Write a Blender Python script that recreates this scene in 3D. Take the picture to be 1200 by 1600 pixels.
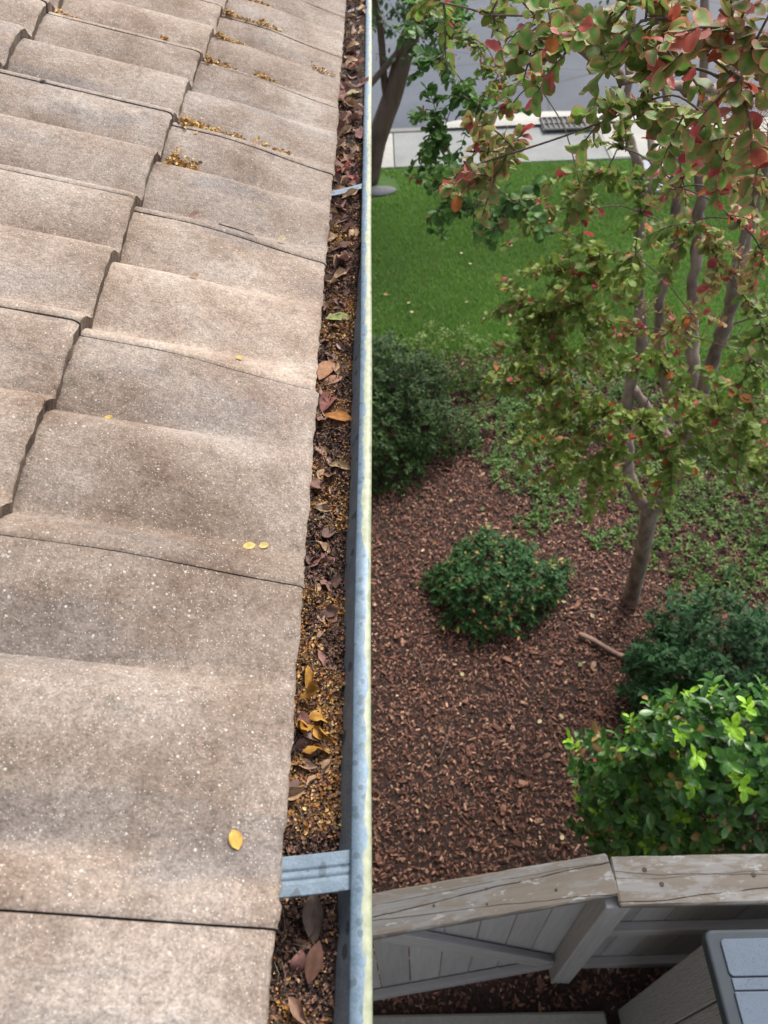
import bpy, bmesh, math, random
import numpy as np
from mathutils import Matrix, Vector

for o in list(bpy.data.objects):
    bpy.data.objects.remove(o)
SC = bpy.context.scene
COL = SC.collection
rnd = random.Random(7)
rs = np.random.RandomState(11)
R = math.radians

# ------------------------------------------------------------------ camera
CAM = np.array([0.0, 0.0, 4.5])
f_px = 1160.0
down = np.array([55, 1020, f_px]); down = down / np.linalg.norm(down)
fwd = np.array([-19, -1330, f_px]); fwd = fwd - down * (fwd @ down); fwd /= np.linalg.norm(fwd)
zup = -down
xr = np.cross(fwd, zup)
RW = np.array([xr, fwd, zup])
cam_d = bpy.data.cameras.new("camera")
cam = bpy.data.objects.new("camera", cam_d); COL.objects.link(cam)
m4 = Matrix.Identity(4)
for i in range(3):
    m4[i][0] = RW[i, 0]; m4[i][1] = -RW[i, 1]; m4[i][2] = -RW[i, 2]; m4[i][3] = CAM[i]
cam.matrix_world = m4
cam_d.sensor_fit = 'VERTICAL'; cam_d.sensor_height = 36.0
cam_d.lens = f_px / 1600 * 36.0
cam_d.dof.use_dof = True; cam_d.dof.focus_distance = 1.0; cam_d.dof.aperture_fstop = 9.0
cam_d.clip_start = 0.02; cam_d.clip_end = 600
SC.camera = cam
# ------------------------------------------------------------------ world, sun, exposure
SUN_EL, SUN_AZ = 48.0, 30.0          # azimuth measured from +Y towards +X
w = bpy.data.worlds.new("World"); SC.world = w; w.use_nodes = True
nt = w.node_tree; nt.nodes.clear()
sky = nt.nodes.new('ShaderNodeTexSky'); sky.sky_type = 'NISHITA'; sky.sun_disc = False
sky.sun_elevation = R(SUN_EL); sky.sun_rotation = R(SUN_AZ)
sky.dust_density = 4.0; sky.air_density = 1.0; sky.ozone_density = 1.0
hs = nt.nodes.new('ShaderNodeHueSaturation'); hs.inputs['Saturation'].default_value = 0.5
bg = nt.nodes.new('ShaderNodeBackground'); bg.inputs['Strength'].default_value = 0.145
wo = nt.nodes.new('ShaderNodeOutputWorld')
nt.links.new(sky.outputs[0], hs.inputs['Color']); nt.links.new(hs.outputs[0], bg.inputs[0]); nt.links.new(bg.outputs[0], wo.inputs[0])
sd = bpy.data.lights.new("sun", 'SUN'); sd.energy = 1.3; sd.angle = R(16); sd.color = (1.0, 0.965, 0.92)
sun = bpy.data.objects.new("sun", sd); COL.objects.link(sun)
sv = Vector((math.sin(R(SUN_AZ)) * math.cos(R(SUN_EL)), math.cos(R(SUN_AZ)) * math.cos(R(SUN_EL)), math.sin(R(SUN_EL))))
sun.rotation_euler = sv.to_track_quat('Z', 'Y').to_euler()
SC.view_settings.view_transform = 'Standard'; SC.view_settings.look = 'None'
SC.view_settings.gamma = 1; SC.view_settings.use_curve_mapping = False
SC.view_settings.exposure = 1.08

# ------------------------------------------------------------------ helpers
def hash2(ix, iy, s):
    v = np.sin(ix * 127.1 + iy * 311.7 + s * 74.7) * 43758.5453
    return v - np.floor(v)
def vnoise(x, y, s=0):
    x = np.asarray(x, float); y = np.asarray(y, float)
    ix = np.floor(x); iy = np.floor(y); fx = x - ix; fy = y - iy
    fx = fx * fx * (3 - 2 * fx); fy = fy * fy * (3 - 2 * fy)
    a = hash2(ix, iy, s); b = hash2(ix + 1, iy, s); c = hash2(ix, iy + 1, s); d = hash2(ix + 1, iy + 1, s)
    return (a * (1 - fx) + b * fx) * (1 - fy) + (c * (1 - fx) + d * fx) * fy
def fbm(x, y, s=0, o=3):
    r = 0; a = 0.5
    for k in range(o):
        r = r + a * vnoise(np.asarray(x) * 2 ** k, np.asarray(y) * 2 ** k, s + k * 13); a *= 0.5
    return r / (1 - 0.5 ** o)
def sstep(a, b, x):
    t = np.clip((np.asarray(x, float) - a) / (b - a), 0, 1)
    return t * t * (3 - 2 * t)

def mesh_data(name, V, F, mats, mi=None, col=None, smooth=True):
    """V (n,3); F array (m,k); col per vertex (n,3)."""
    V = np.asarray(V, np.float32); F = np.asarray(F, np.int32)
    me = bpy.data.meshes.new(name)
    k = F.shape[1]; m = F.shape[0]
    me.vertices.add(len(V)); me.vertices.foreach_set('co', V.ravel())
    me.loops.add(m * k); me.loops.foreach_set('vertex_index', F.ravel())
    me.polygons.add(m)
    me.polygons.foreach_set('loop_start', np.arange(0, m * k, k, dtype=np.int32))
    if mi is not None: me.polygons.foreach_set('material_index', np.asarray(mi, np.int32))
    me.polygons.foreach_set('use_smooth', np.full(m, smooth, dtype=bool))
    me.update(calc_edges=True)
    if col is not None:
        at = me.color_attributes.new('Col', 'FLOAT_COLOR', 'POINT')
        c4 = np.ones((len(V), 4), np.float32); c4[:, :3] = col
        at.data.foreach_set('color', c4.ravel())
    for mt in (mats if isinstance(mats, (list, tuple)) else [mats]): me.materials.append(mt)
    return me
def link(name, me, parent=None, loc=None, mat=None):
    o = bpy.data.objects.new(name, me); COL.objects.link(o)
    if mat is not None:
        o.matrix_world = mat
    elif loc is not None: o.location = loc
    if parent is not None:
        o.parent = parent
    return o
def tag(o, label=None, cat=None, group=None, kind=None):
    if label: o['label'] = label
    if cat: o['category'] = cat
    if group: o['group'] = group
    if kind: o['kind'] = kind
    return o
def empty(name, loc, label, cat, group=None):
    o = bpy.data.objects.new(name, None); COL.objects.link(o); o.location = loc
    o.empty_display_size = 0.1
    return tag(o, label, cat, group)
def build(name, V, F, mats, parent=None, **kw):
    V = np.asarray(V, float)
    if parent is not None:
        p = np.array(parent.location)
        if parent.parent is not None: p = p + np.array(parent.parent.location)
        V = V - p
    return link(name, mesh_data(name, V, F, mats, **kw), parent)

def grid_faces(nu, nv, flip=False, off=0):
    i, j = np.meshgrid(np.arange(nu - 1), np.arange(nv - 1), indexing='ij')
    a = (i * nv + j).ravel() + off
    F = np.stack([a, a + nv, a + nv + 1, a + 1], 1)
    return F[:, ::-1] if flip else F
def tube(P, rad, n=8, jit=0.0):
    P = np.asarray(P, float); rad = np.asarray(rad, float) * np.ones(len(P))
    T = np.gradient(P, axis=0); T /= np.linalg.norm(T, axis=1)[:, None] + 1e-9
    up = np.array([0.31, 0.22, 0.92]); up = up if abs(T[0] @ up) < .9 else np.array([1., 0, 0])
    V = []
    for p, t, r in zip(P, T, rad):
        a = np.cross(t, up); a /= np.linalg.norm(a) + 1e-9; b = np.cross(a, t); up = b
        for k in range(n):
            th = 2 * math.pi * k / n
            V.append(p + (a * math.cos(th) + b * math.sin(th)) * r * (1 + jit * (rnd.random() - .5)))
    V.append(P[0]); V.append(P[-1])
    F = []
    m = len(P)
    for i in range(m - 1):
        for k in range(n):
            F.append((i * n + k, i * n + (k + 1) % n, (i + 1) * n + (k + 1) % n, (i + 1) * n + k))
    for k in range(n):
        F.append((m * n, (k + 1) % n, k, m * n)); F.append((m * n + 1, (m - 1) * n + k, (m - 1) * n + (k + 1) % n, m * n + 1))
    return np.array(V), np.array(F)
def tube_join(lst):
    V, F, o = [], [], 0
    for v, f in lst:
        V.append(v); F.append(f + o); o += len(v)
    return np.concatenate(V), np.concatenate(F)
def smooth_path(P, n):
    P = np.asarray(P, float); t = np.linspace(0, len(P) - 1, n); out = []
    for x in t:
        i = min(int(x), len(P) - 2); u = x - i
        p0 = P[max(i - 1, 0)]; p1 = P[i]; p2 = P[i + 1]; p3 = P[min(i + 2, len(P) - 1)]
        out.append(.5 * ((2 * p1) + (-p0 + p2) * u + (2 * p0 - 5 * p1 + 4 * p2 - p3) * u * u + (-p0 + 3 * p1 - 3 * p2 + p3) * u ** 3))
    return np.array(out)
def tube_mesh(name, V, F, mat, parent=None, smooth=True):
    # tube caps carry doubled corners, so go through bmesh
    bm = bmesh.new()
    p = np.zeros(3)
    if parent is not None:
        p = np.array(parent.location)
        if parent.parent is not None: p = p + np.array(parent.parent.location)
    vs = [bm.verts.new(v - p) for v in V]
    for f in F:
        idx = list(dict.fromkeys(int(q) for q in f))
        try: fc = bm.faces.new([vs[q] for q in idx]); fc.smooth = smooth
        except ValueError: pass
    me = bpy.data.meshes.new(name); bm.to_mesh(me); bm.free(); me.materials.append(mat)
    return link(name, me, parent)
def box_mesh(name, sx, sy, sz, mat, bev=0.004, seg=1, rough=0.0, cuts=0):
    """box from 0 at bottom centre: x,y centred, z 0..sz"""
    bm = bmesh.new(); bmesh.ops.create_cube(bm, size=1)
    for v in bm.verts: v.co = Vector((v.co.x * sx, v.co.y * sy, (v.co.z + .5) * sz))
    if cuts:
        ax = 0 if sx >= max(sy, sz) else (1 if sy >= sz else 2)
        ed = [e for e in bm.edges if abs((e.verts[0].co - e.verts[1].co)[ax]) > 1e-5]
        bmesh.ops.subdivide_edges(bm, edges=ed, cuts=cuts)
    if bev:
        ed = [e for e in bm.edges if len(e.link_faces) == 2 and e.calc_face_angle(0) > .5]
        bmesh.ops.bevel(bm, geom=ed, offset=bev, segments=seg, affect='EDGES', profile=.6)
    if rough:
        for v in bm.verts: v.co += Vector((rnd.uniform(-1, 1), rnd.uniform(-1, 1), rnd.uniform(-1, 1))) * rough
    bmesh.ops.recalc_face_normals(bm, faces=bm.faces)
    me = bpy.data.meshes.new(name); bm.to_mesh(me); bm.free(); me.materials.append(mat)
    return me

# ------------------------------------------------------------------ materials
class M:
    def __init__(s, name, rough=.8, spec=.3):
        s.m = bpy.data.materials.new(name); s.m.use_nodes = True; s.t = s.m.node_tree
        s.b = s.t.nodes['Principled BSDF']; s.b.inputs['Roughness'].default_value = rough
        s.b.inputs['Specular IOR Level'].default_value = spec
        s.out = s.t.nodes['Material Output']
    def n(s, ty, **kw):
        nd = s.t.nodes.new('ShaderNode' + ty)
        for k, v in kw.items():
            if k in nd.inputs: s.put(nd.inputs[k], v)
            else: setattr(nd, k, v)
        return nd
    def put(s, sock, v):
        if isinstance(v, bpy.types.NodeSocket): s.t.links.new(v, sock)
        else:
            if isinstance(v, tuple) and len(v) == 3 and sock.type == 'RGBA': v = (*v, 1)
            sock.default_value = v
    def pos(s, scale=(1, 1, 1), obj=False):
        src = s.n('TexCoord').outputs['Object'] if obj else s.n('NewGeometry').outputs['Position']
        mp = s.n('Mapping'); s.t.links.new(src, mp.inputs['Vector']); mp.inputs['Scale'].default_value = scale
        return mp.outputs[0]
    def noise(s, vec, scale, detail=4, rough=.55, dist=0):
        nd = s.n('TexNoise'); s.t.links.new(vec, nd.inputs['Vector'])
        nd.inputs['Scale'].default_value = scale; nd.inputs['Detail'].default_value = detail
        nd.inputs['Roughness'].default_value = rough; nd.inputs['Distortion'].default_value = dist
        return nd.outputs['Fac']
    def ramp(s, fac, stops):
        nd = s.n('ValToRGB'); s.t.links.new(fac, nd.inputs[0]); e = nd.color_ramp.elements
        while len(e) < len(stops): e.new(.5)
        for el, (p, c) in zip(e, stops):
            el.position = p; el.color = (*c, 1) if isinstance(c, tuple) else (c, c, c, 1)
        return nd.outputs[0]
    def mix(s, fac, a, b, mode='MIX'):
        nd = s.n('Mix'); nd.data_type = 'RGBA'; nd.blend_type = mode
        s.put(nd.inputs[0], fac); s.put(nd.inputs[6], a); s.put(nd.inputs[7], b)
        return nd.outputs[2]
    def math(s, op, a, b=0.0):
        nd = s.n('Math'); nd.operation = op; s.put(nd.inputs[0], a); s.put(nd.inputs[1], b); return nd.outputs[0]
    def color(s, c): s.put(s.b.inputs['Base Color'], c)
    def bump(s, h, strength=.3, dist=.01):
        nd = s.n('Bump'); s.t.links.new(h, nd.inputs['Height']); nd.inputs['Strength'].default_value = strength
        nd.inputs['Distance'].default_value = dist; s.t.links.new(nd.outputs[0], s.b.inputs['Normal'])
    def xyz(s, vec):
        nd = s.n('SeparateXYZ'); s.t.links.new(vec, nd.inputs[0]); return nd.outputs

def mat_tile(edge=False):
    a = M('concrete_tile_edge' if edge else 'concrete_tile', .92, .2)
    P = a.pos()
    rndv = a.n('ObjectInfo').outputs['Random']
    big = a.noise(P, 9, 5, .6)
    c = a.ramp(big, [(.3, (.192, .143, .110)), (.45, (.266, .211, .170)), (.58, (.322, .269, .225)), (.72, (.366, .320, .278))])
    # per tile tone
    tone = a.ramp(rndv, [(0, (.84, .84, .85)), (.5, (1, .98, .96)), (1, (1.12, 1.10, 1.07))])
    c = a.mix(1.0, c, tone, 'MULTIPLY')
    # grey-blue worn streaks running down the slope
    st = a.noise(a.pos((3.0, 14, 3)), 1.0, 3, .5, .6)
    sm = a.ramp(st, [(.56, 0.0), (.70, 1.0)])
    c = a.mix(a.math('MULTIPLY', sm, .45), c, (.150, .150, .155))
    bl = a.noise(P, 3.2, 4, .6, .5)
    c = a.mix(1.0, c, a.ramp(bl, [(.32, (.76, .72, .68)), (.5, (.98, .97, .96)), (.68, (1.12, 1.12, 1.12))]), 'MULTIPLY')
    # round dark spots
    vo = a.n('TexVoronoi'); a.t.links.new(a.pos(), vo.inputs['Vector']); vo.inputs['Scale'].default_value = 30
    sp = a.math('MULTIPLY', a.ramp(vo.outputs['Distance'], [(.10, 1.0), (.34, 0.0)]), a.ramp(a.n('SeparateColor', Color=vo.outputs['Color']).outputs[0], [(.60, 0.0), (.72, 1.0)]))
    c = a.mix(a.math('MULTIPLY', sp, .38), c, (.09, .075, .06))
    # sand grain
    g = a.noise(P, 420, 2, .6)
    c = a.mix(1.0, c, a.ramp(g, [(.25, .62), (.5, .99), (.75, 1.32)]), 'MULTIPLY')
    g2 = a.noise(P, 130, 3, .6)
    c = a.mix(1.0, c, a.ramp(g2, [(.3, .78), (.7, 1.2)]), 'MULTIPLY')
    # pale aggregate
    for sc, th, rd in ((620, .86, .30), (240, .95, .24)):
        v2 = a.n('TexVoronoi'); a.t.links.new(P, v2.inputs['Vector']); v2.inputs['Scale'].default_value = sc
        pk = a.math('MULTIPLY', a.ramp(v2.outputs['Distance'], [(rd, 1.0), (rd + .1, 0.0)]), a.ramp(a.n('SeparateColor', Color=v2.outputs['Color']).outputs[0], [(th, 0.0), (th + .03, 1.0)]))
        c = a.mix(pk, c, (.46, .42, .37))
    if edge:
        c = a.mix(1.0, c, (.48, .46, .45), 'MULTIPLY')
    a.color(c)
    h = a.math('ADD', a.math('MULTIPLY', g, .6), g2)
    a.bump(h, .55, .0022)
    return a.m
def mat_simple(name, c1, c2, scale=20, rough=.8, bump=.2, bd=.004, stretch=(1, 1, 1), spec=.3, obj=False, detail=5):
    a = M(name, rough, spec); P = a.pos(stretch, obj)
    n = a.noise(P, scale, detail, .6)
    a.color(a.ramp(n, [(.3, c1), (.7, c2)]))
    if bump: a.bump(n, bump, bd)
    return a.m
def mat_attr(name, rough=.55, transl=.0, spec=.4, nsc=0, gloss=False):
    a = M(name, rough, spec)
    at = a.n('Attribute'); at.attribute_name = 'Col'
    c = at.outputs['Color']
    if nsc:
        c = a.mix(1.0, c, a.ramp(a.noise(a.pos(), nsc, 3), [(.3, .72), (.7, 1.25)]), 'MULTIPLY')
    a.color(c)
    if transl:
        tr = a.n('BsdfTranslucent'); a.t.links.new(c, tr.inputs['Color'])
        mx = a.n('MixShader'); mx.inputs[0].default_value = transl
        a.t.links.new(a.b.outputs[0], mx.inputs[1]); a.t.links.new(tr.outputs[0], mx.inputs[2]); a.t.links.new(mx.outputs[0], a.out.inputs['Surface'])
    return a.m
def mat_galv(name, lichen=False, dark=False, tint=None):
    a = M(name, .5, .5)
    P = a.pos()
    b1 = a.noise(P, 60, 4, .6); b2 = a.noise(P, 400, 2, .6)
    c = a.ramp(b1, [(.35, (.120, .175, .225)), (.65, (.175, .240, .300))]) if not dark else a.ramp(b1, [(.35, (.22, .265, .30)), (.65, (.29, .335, .375))])
    c = a.mix(1.0, c, a.ramp(b2, [(.3, .85), (.7, 1.15)]), 'MULTIPLY')
    if tint: c = a.mix(1.0, c, tint, 'MULTIPLY')
    # dark stains
    vo = a.n('TexVoronoi'); vo.inputs['Scale'].default_value = 115 if not dark else 90
    a.t.links.new(a.pos((1, 1, 1) if not dark else (1, .55, .55)), vo.inputs['Vector'])
    sp = a.math('MULTIPLY', a.ramp(a.math('ADD', vo.outputs['Distance'], a.math('MULTIPLY', a.noise(P, 250, 2), .25)), [(.46, 1.0), (.52, 0.0)]), a.ramp(a.n('SeparateColor', Color=vo.outputs['Color']).outputs[1], [(.60, 0.0), (.64, 1.0)]))
    c = a.mix(a.math('MULTIPLY', sp, .75), c, (.085, .12, .14) if not dark else (.060, .078, .095))
    a.b.inputs['Metallic'].default_value = .25
    if lichen:
        x = a.xyz(P)
        # lichen lives on the outer half of the rim
        n1 = a.noise(a.pos((1, .35, 1)), 55, 4, .6); n0 = a.noise(a.pos((1, .2, 1)), 12, 2, .5)
        lim = a.math('ADD', x[0], a.math('ADD', a.math('MULTIPLY', a.math('SUBTRACT', n1, .5), .022), a.math('MULTIPLY', a.math('SUBTRACT', n0, .5), .020)))
        mk = a.ramp(a.math('MULTIPLY', a.math('ADD', lim, .06), 20), [(.335, 0.0), (.365, 1.0)])
        lc = a.ramp(a.noise(P, 90, 3), [(.35, (.25, .27, .175)), (.65, (.36, .375, .25))])
        v3 = a.n('TexVoronoi'); v3.inputs['Scale'].default_value = 42; a.t.links.new(P, v3.inputs['Vector'])
        s3 = a.math('MULTIPLY', a.ramp(v3.outputs['Distance'], [(.34, 1.0), (.40, 0.0)]), a.ramp(a.n('SeparateColor', Color=v3.outputs['Color']).outputs[0], [(.6, 0.0), (.64, 1.0)]))
        lc = a.mix(a.math('MULTIPLY', s3, .7), lc, (.17, .20, .11))
        c = a.mix(mk, c, lc)
        a.put(a.b.inputs['Metallic'], a.ramp(mk, [(0, .25), (1, 0.0)]))
    a.color(c)
    a.bump(b1, .15, .002)
    return a.m
def mat_wood(name, c1, c2, axis=0, peel=None, scale=1.0, cracks=False):
    a = M(name, .88, .2)
    st = [60, 60, 60]; st[axis] = 3.0
    P = a.pos(tuple(st), True)
    n = a.noise(P, 1.0 * scale, 5, .65, .4)
    c = a.ramp(n, [(.3, c1), (.7, c2)])
    h = n
    rv = a.n('ObjectInfo').outputs['Random']
    c = a.mix(1.0, c, a.ramp(rv, [(0, .85), (1, 1.12)]), 'MULTIPLY')
    if peel:
        pm = a.noise(a.pos(tuple(8 if i != axis else 2.2 for i in range(3)), True), 1.6, 6, .7, .3)
        mk = a.ramp(a.math('ADD', pm, a.math('MULTIPLY', n, .25)), [(.60, 0.0), (.66, 1.0)])
        c = a.mix(mk, c, a.mix(n, peel[0], peel[1]))
        mk2 = a.ramp(a.noise(a.pos(tuple(30 if i != axis else 9 for i in range(3)), True), 1.4, 4, .7), [(.60, 0.0), (.64, 1.0)])
        c = a.mix(mk2, c, peel[2])
    if cracks:
        o = a.xyz(a.pos((1, 1, 1), True))
        wob = a.math('MULTIPLY', a.math('SUBTRACT', a.noise(a.pos((1, 0.0, 0.0), True), 2.2, 3, .5), .5), .05)
        for off, sl, wd in ((.004, .06, .0022), (-.03, -.05, .0014), (.033, .02, .0011)):
            d = a.math('ABSOLUTE', a.math('ADD', a.math('ADD', o[1], wob), a.math('SUBTRACT', a.math('MULTIPLY', o[0], -sl), off)))
            lm = a.ramp(a.math('DIVIDE', d, wd), [(.55, 1.0), (1.0, 0.0)])
            brk = a.ramp(a.noise(a.pos((1, 0, 0), True), 6 + off * 90, 2), [(.38, 0.0), (.48, 1.0)])
            k = a.math('MULTIPLY', lm, brk)
            c = a.mix(k, c, (.018, .014, .012)); h = a.math('SUBTRACT', h, a.math('MULTIPLY', k, 2.0))
    a.color(c); a.bump(h, .5, .003)
    return a.m

MT_TILE = mat_tile(); MT_TEDGE = mat_tile(True)
MT_GALV_RIM = mat_galv('galvanised_rim', True); MT_GALV = mat_galv('galvanised_strap', False, True, (.50, .58, .65)); MT_GALV_IN = mat_galv('galvanised_inner', False, True)
MT_SOIL = mat_simple('wet_litter', (.016, .011, .009), (.05, .034, .024), 130, .9, .8, .006)
MT_FLAKE = mat_attr('litter_flakes', .8, .0, .2, 300)
MT_DEAD = mat_attr('dead_leaf', .7, .12, .25, 130)
MT_LEAF = mat_attr('myrtle_leaf', .48, .36, .25, 60)
MT_SHRUB = mat_attr('shrub_leaf', .30, .22, .45, 45)
MT_DARK = mat_attr('dark_shrub_leaf', .55, .15, .16, 45)
MT_COVER = mat_attr('ground_cover_leaf', .6, .2, .3, 30)
MT_GRASS = mat_attr('grass_blade', .65, .25, .2)
MT_CHIP = mat_attr('bark_chip', .9, .0, .15, 80)
MT_BARK = mat_simple('myrtle_bark', (.085, .060, .048), (.34, .265, .215), 17, .9, .8, .014, (1, 1, .45))
MT_BARK2 = mat_simple('street_tree_bark', (.07, .045, .038), (.15, .10, .08), 10, .9, .6, .02, (1, 1, .3))
MT_TWIG = mat_simple('twig_bark', (.075, .055, .042), (.17, .13, .10), 60, .9, .3)
MT_MULCHG = mat_simple('mulch_bed', (.018, .011, .009), (.05, .030, .024), 45, .95, .8, .02)
MT_LAWNG = mat_simple('lawn_soil', (.032, .075, .014), (.060, .12, .022), 12, .95, .4, .02)
MT_GROUND = mat_simple('bare_ground', (.06, .05, .035), (.10, .085, .06), 3, .95, .2)
MT_WALL = mat_simple('stucco', (.34, .30, .25), (.40, .36, .30), 40, .95, .4, .006)
MT_FASCIA = mat_simple('painted_fascia', (.22, .20, .18), (.27, .25, .22), 20, .8, .15)
MT_DECK = mat_simple('roof_felt', (.03, .028, .026), (.05, .047, .044), 40, .95, .3)
MT_CAP = mat_wood('weathered_cap', (.16, .152, .143), (.25, .242, .23), 0, ((.115, .097, .078), (.20, .175, .147), (.27, .265, .255)), 1.0, True)
MT_FENCE = mat_wood('grey_fence_paint', (.33, .315, .303), (.42, .402, .388), 2)
MT_RAIL = mat_wood('grey_rail_paint', (.335, .318, .305), (.43, .41, .395), 0)
MT_NAIL = mat_simple('rusty_nail', (.03, .025, .022), (.07, .05, .04), 200, .7, .2)

def mat_concrete(name, base, var=.12):
    a = M(name, .85, .3); P = a.pos()
    n1 = a.noise(P, 1.6, 6, .65); n2 = a.noise(P, 60, 3, .6)
    lo = tuple(x * (1 - var * 1.6) for x in base); hi = tuple(x * (1 + var) for x in base)
    c = a.ramp(n1, [(.3, lo), (.7, hi)])
    c = a.mix(1.0, c, a.ramp(n2, [(.3, .88), (.7, 1.1)]), 'MULTIPLY')
    a.color(c); a.bump(n2, .25, .004)
    return a.m
MT_WALK = mat_concrete('pavement_concrete', (.225, .232, .222))
MT_WALK2 = mat_concrete('pale_concrete', (.35, .34, .305), .1)
MT_KERB = mat_concrete('kerb_concrete', (.19, .18, .165))
MT_PATH = mat_concrete('path_concrete', (.33, .32, .28))
def mat_road():
    a = M('asphalt', .75, .3); P = a.pos()
    n1 = a.noise(P, .5, 5, .6); n2 = a.noise(P, 90, 3, .7)
    c = a.ramp(n1, [(.35, (.046, .055, .072)), (.65, (.074, .086, .108))])
    c = a.mix(1.0, c, a.ramp(n2, [(.3, .7), (.7, 1.3)]), 'MULTIPLY')
    ck = a.n('TexVoronoi'); ck.feature = 'DISTANCE_TO_EDGE'; ck.inputs['Scale'].default_value = .35; a.t.links.new(P, ck.inputs['Vector'])
    c = a.mix(a.ramp(ck.outputs['Distance'], [(.004, .8), (.008, 0.0)]), c, (.03, .03, .032))
    a.color(c); a.bump(n2, .3, .006)
    return a.m
MT_ROAD = mat_road()
MT_IRON = mat_simple('cast_iron', (.03, .032, .035), (.06, .062, .066), 30, .6, .2)
MT_UTIL = mat_concrete('utility_cover_grey', (.30, .33, .38), .08)

# ------------------------------------------------------------------ ground, lawn, street
def sheet(name, x0, x1, y0, y1, z, mat, nx=2, ny=2, fz=None):
    X, Y = np.meshgrid(np.linspace(x0, x1, nx), np.linspace(y0, y1, ny), indexing='ij')
    Z = np.full_like(X, z)
    if fz is not None: Z = Z + fz(X, Y)
    o = link(name, mesh_data(name, np.stack([X, Y, Z], -1).reshape(-1, 3), grid_faces(nx, ny), mat))
    o['kind'] = 'structure'
    return o
sheet('ground', -300, 300, -300, 300, -.06, MT_GROUND)
def lawn_edge(x):   # Y at which the mulch bed gives way to grass
    return 5.75 + .35 * np.sin(x * 1.1 + .6) - .10 * x
def bed_z(x, y): return .05 * (fbm(x * 1.3, y * 1.3, 5) - .5)
sheet('mulch_bed', -.9, 8, .50, 6.3, 0.0, MT_MULCHG, 90, 60, bed_z)
def lz(x, y):
    return .03 * (fbm(x * .7, y * .7, 9) - .5)
X, Y = np.meshgrid(np.linspace(-6, 14, 120), np.linspace(0, 1, 40), indexing='ij')
Y = lawn_edge(X) + (10.08 - lawn_edge(X)) * Y
o = link('lawn', mesh_data('lawn', np.stack([X, Y, .035 + lz(X, Y)], -1).reshape(-1, 3), grid_faces(120, 40), MT_LAWNG)); o['kind'] = 'structure'
sheet('road', -60, 60, 11.42, 19.5, -.02, MT_ROAD, 30, 6)
# far kerb and verge
sheet('far_verge', -60, 60, 19.65, 60, .06, MT_LAWNG)
far = link('far_kerb', box_mesh('far_kerb', 120, .15, .14, MT_KERB, .01), None, (0, 19.57, -.05)); far['kind'] = 'structure'
# pavement made of slabs
pv = sheet('pavement', -30, 30, 10.08, 11.2, .025, MT_KERB)
xs = [-9, -7.4, -5.8, -4.2, -2.6, -1.0, .09, 1.3, 2.98, 4.3, 5.8, 7.4, 9.0, 10.6]
for i in range(len(xs) - 1):
    wdt = xs[i + 1] - xs[i] - .014
    mt = MT_WALK2 if xs[i] > 2.9 or xs[i + 1] < .2 and xs[i] > -1.2 else MT_WALK
    s = link('slab', box_mesh('slab', wdt, 1.10, .06, mt, .006), pv, ((xs[i] + xs[i + 1]) / 2, 10.635, .0))
# kerb stones with a raised hood round the storm drain
kb = link('kerb', box_mesh('kerb', 60, .10, .11, MT_KERB, .015), None, (0, 11.25, -.04)); kb['kind'] = 'structure'
gp = link('gutter_pan', box_mesh('gutter_pan', 60, .22, .05, MT_KERB, .004), None, (0, 11.41, -.055)); gp['kind'] = 'structure'
sheet('pale_driveway', 3.02, 7.6, 10.105, 11.19, .066, MT_WALK2)
apr = []
n = 40
for i in range(n):
    x = .75 + (3.75 - .75) * i / (n - 1)
    bul = .34 * math.sin(math.pi * i / (n - 1)) ** .7
    apr.append((x, bul))
V = []; 
for x, b in apr:
    for (yy, zz) in ((11.30 - .02, .095), (11.31 + b, .095), (11.33 + b, .075), (11.34 + b, -.03)): V.append((x, yy, zz))
o = link('drain_apron', mesh_data('drain_apron', V, grid_faces(n, 4), MT_WALK2)); o['kind'] = 'structure'
sheet('drain_apron_back', .75, 3.75, 11.195, 11.31, .0972, MT_WALK2)
dr = empty('storm_drain', (2.57, 11.16, .10), 'dark iron storm drain grate set in the pale kerb beside the road', 'drain')
fr = np.array
V, F = [], []
link('sump', box_mesh('sump', .72, .42, .012, MT_IRON, .003), dr, (0, 0, -.006))
for k in range(10):
    link('bar', box_mesh('bar', .016, .40, .03, MT_KERB, .003), dr, (-.33 + k * .0733, 0, .0))
for k in range(3):
    link('crossbar', box_mesh('crossbar', .70, .018, .026, MT_KERB, .003), dr, (0, -.2 + k * .2, .0))
ut = empty('utility_box', (3.47, 9.52, .03), 'grey utility cover in a pale concrete rim sunk in the lawn', 'utility cover')
link('rim', box_mesh('rim', .40, .86, .05, MT_WALK2, .01), ut, (0, 0, 0))
link('cover', box_mesh('cover', .30, .74, .02, MT_UTIL, .006), ut, (0, 0, .045))

# grass
NB = 230000
gx = rs.uniform(-1.6, 6.2, NB); t = rs.uniform(0, 1, NB); e = lawn_edge(gx) + .40 * (fbm(gx * 3, gx * 1.1, 3) - .5) - .20 * rs.rand(NB) ** 2
gy = e + (10.06 - e) * t ** 1.15
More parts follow.
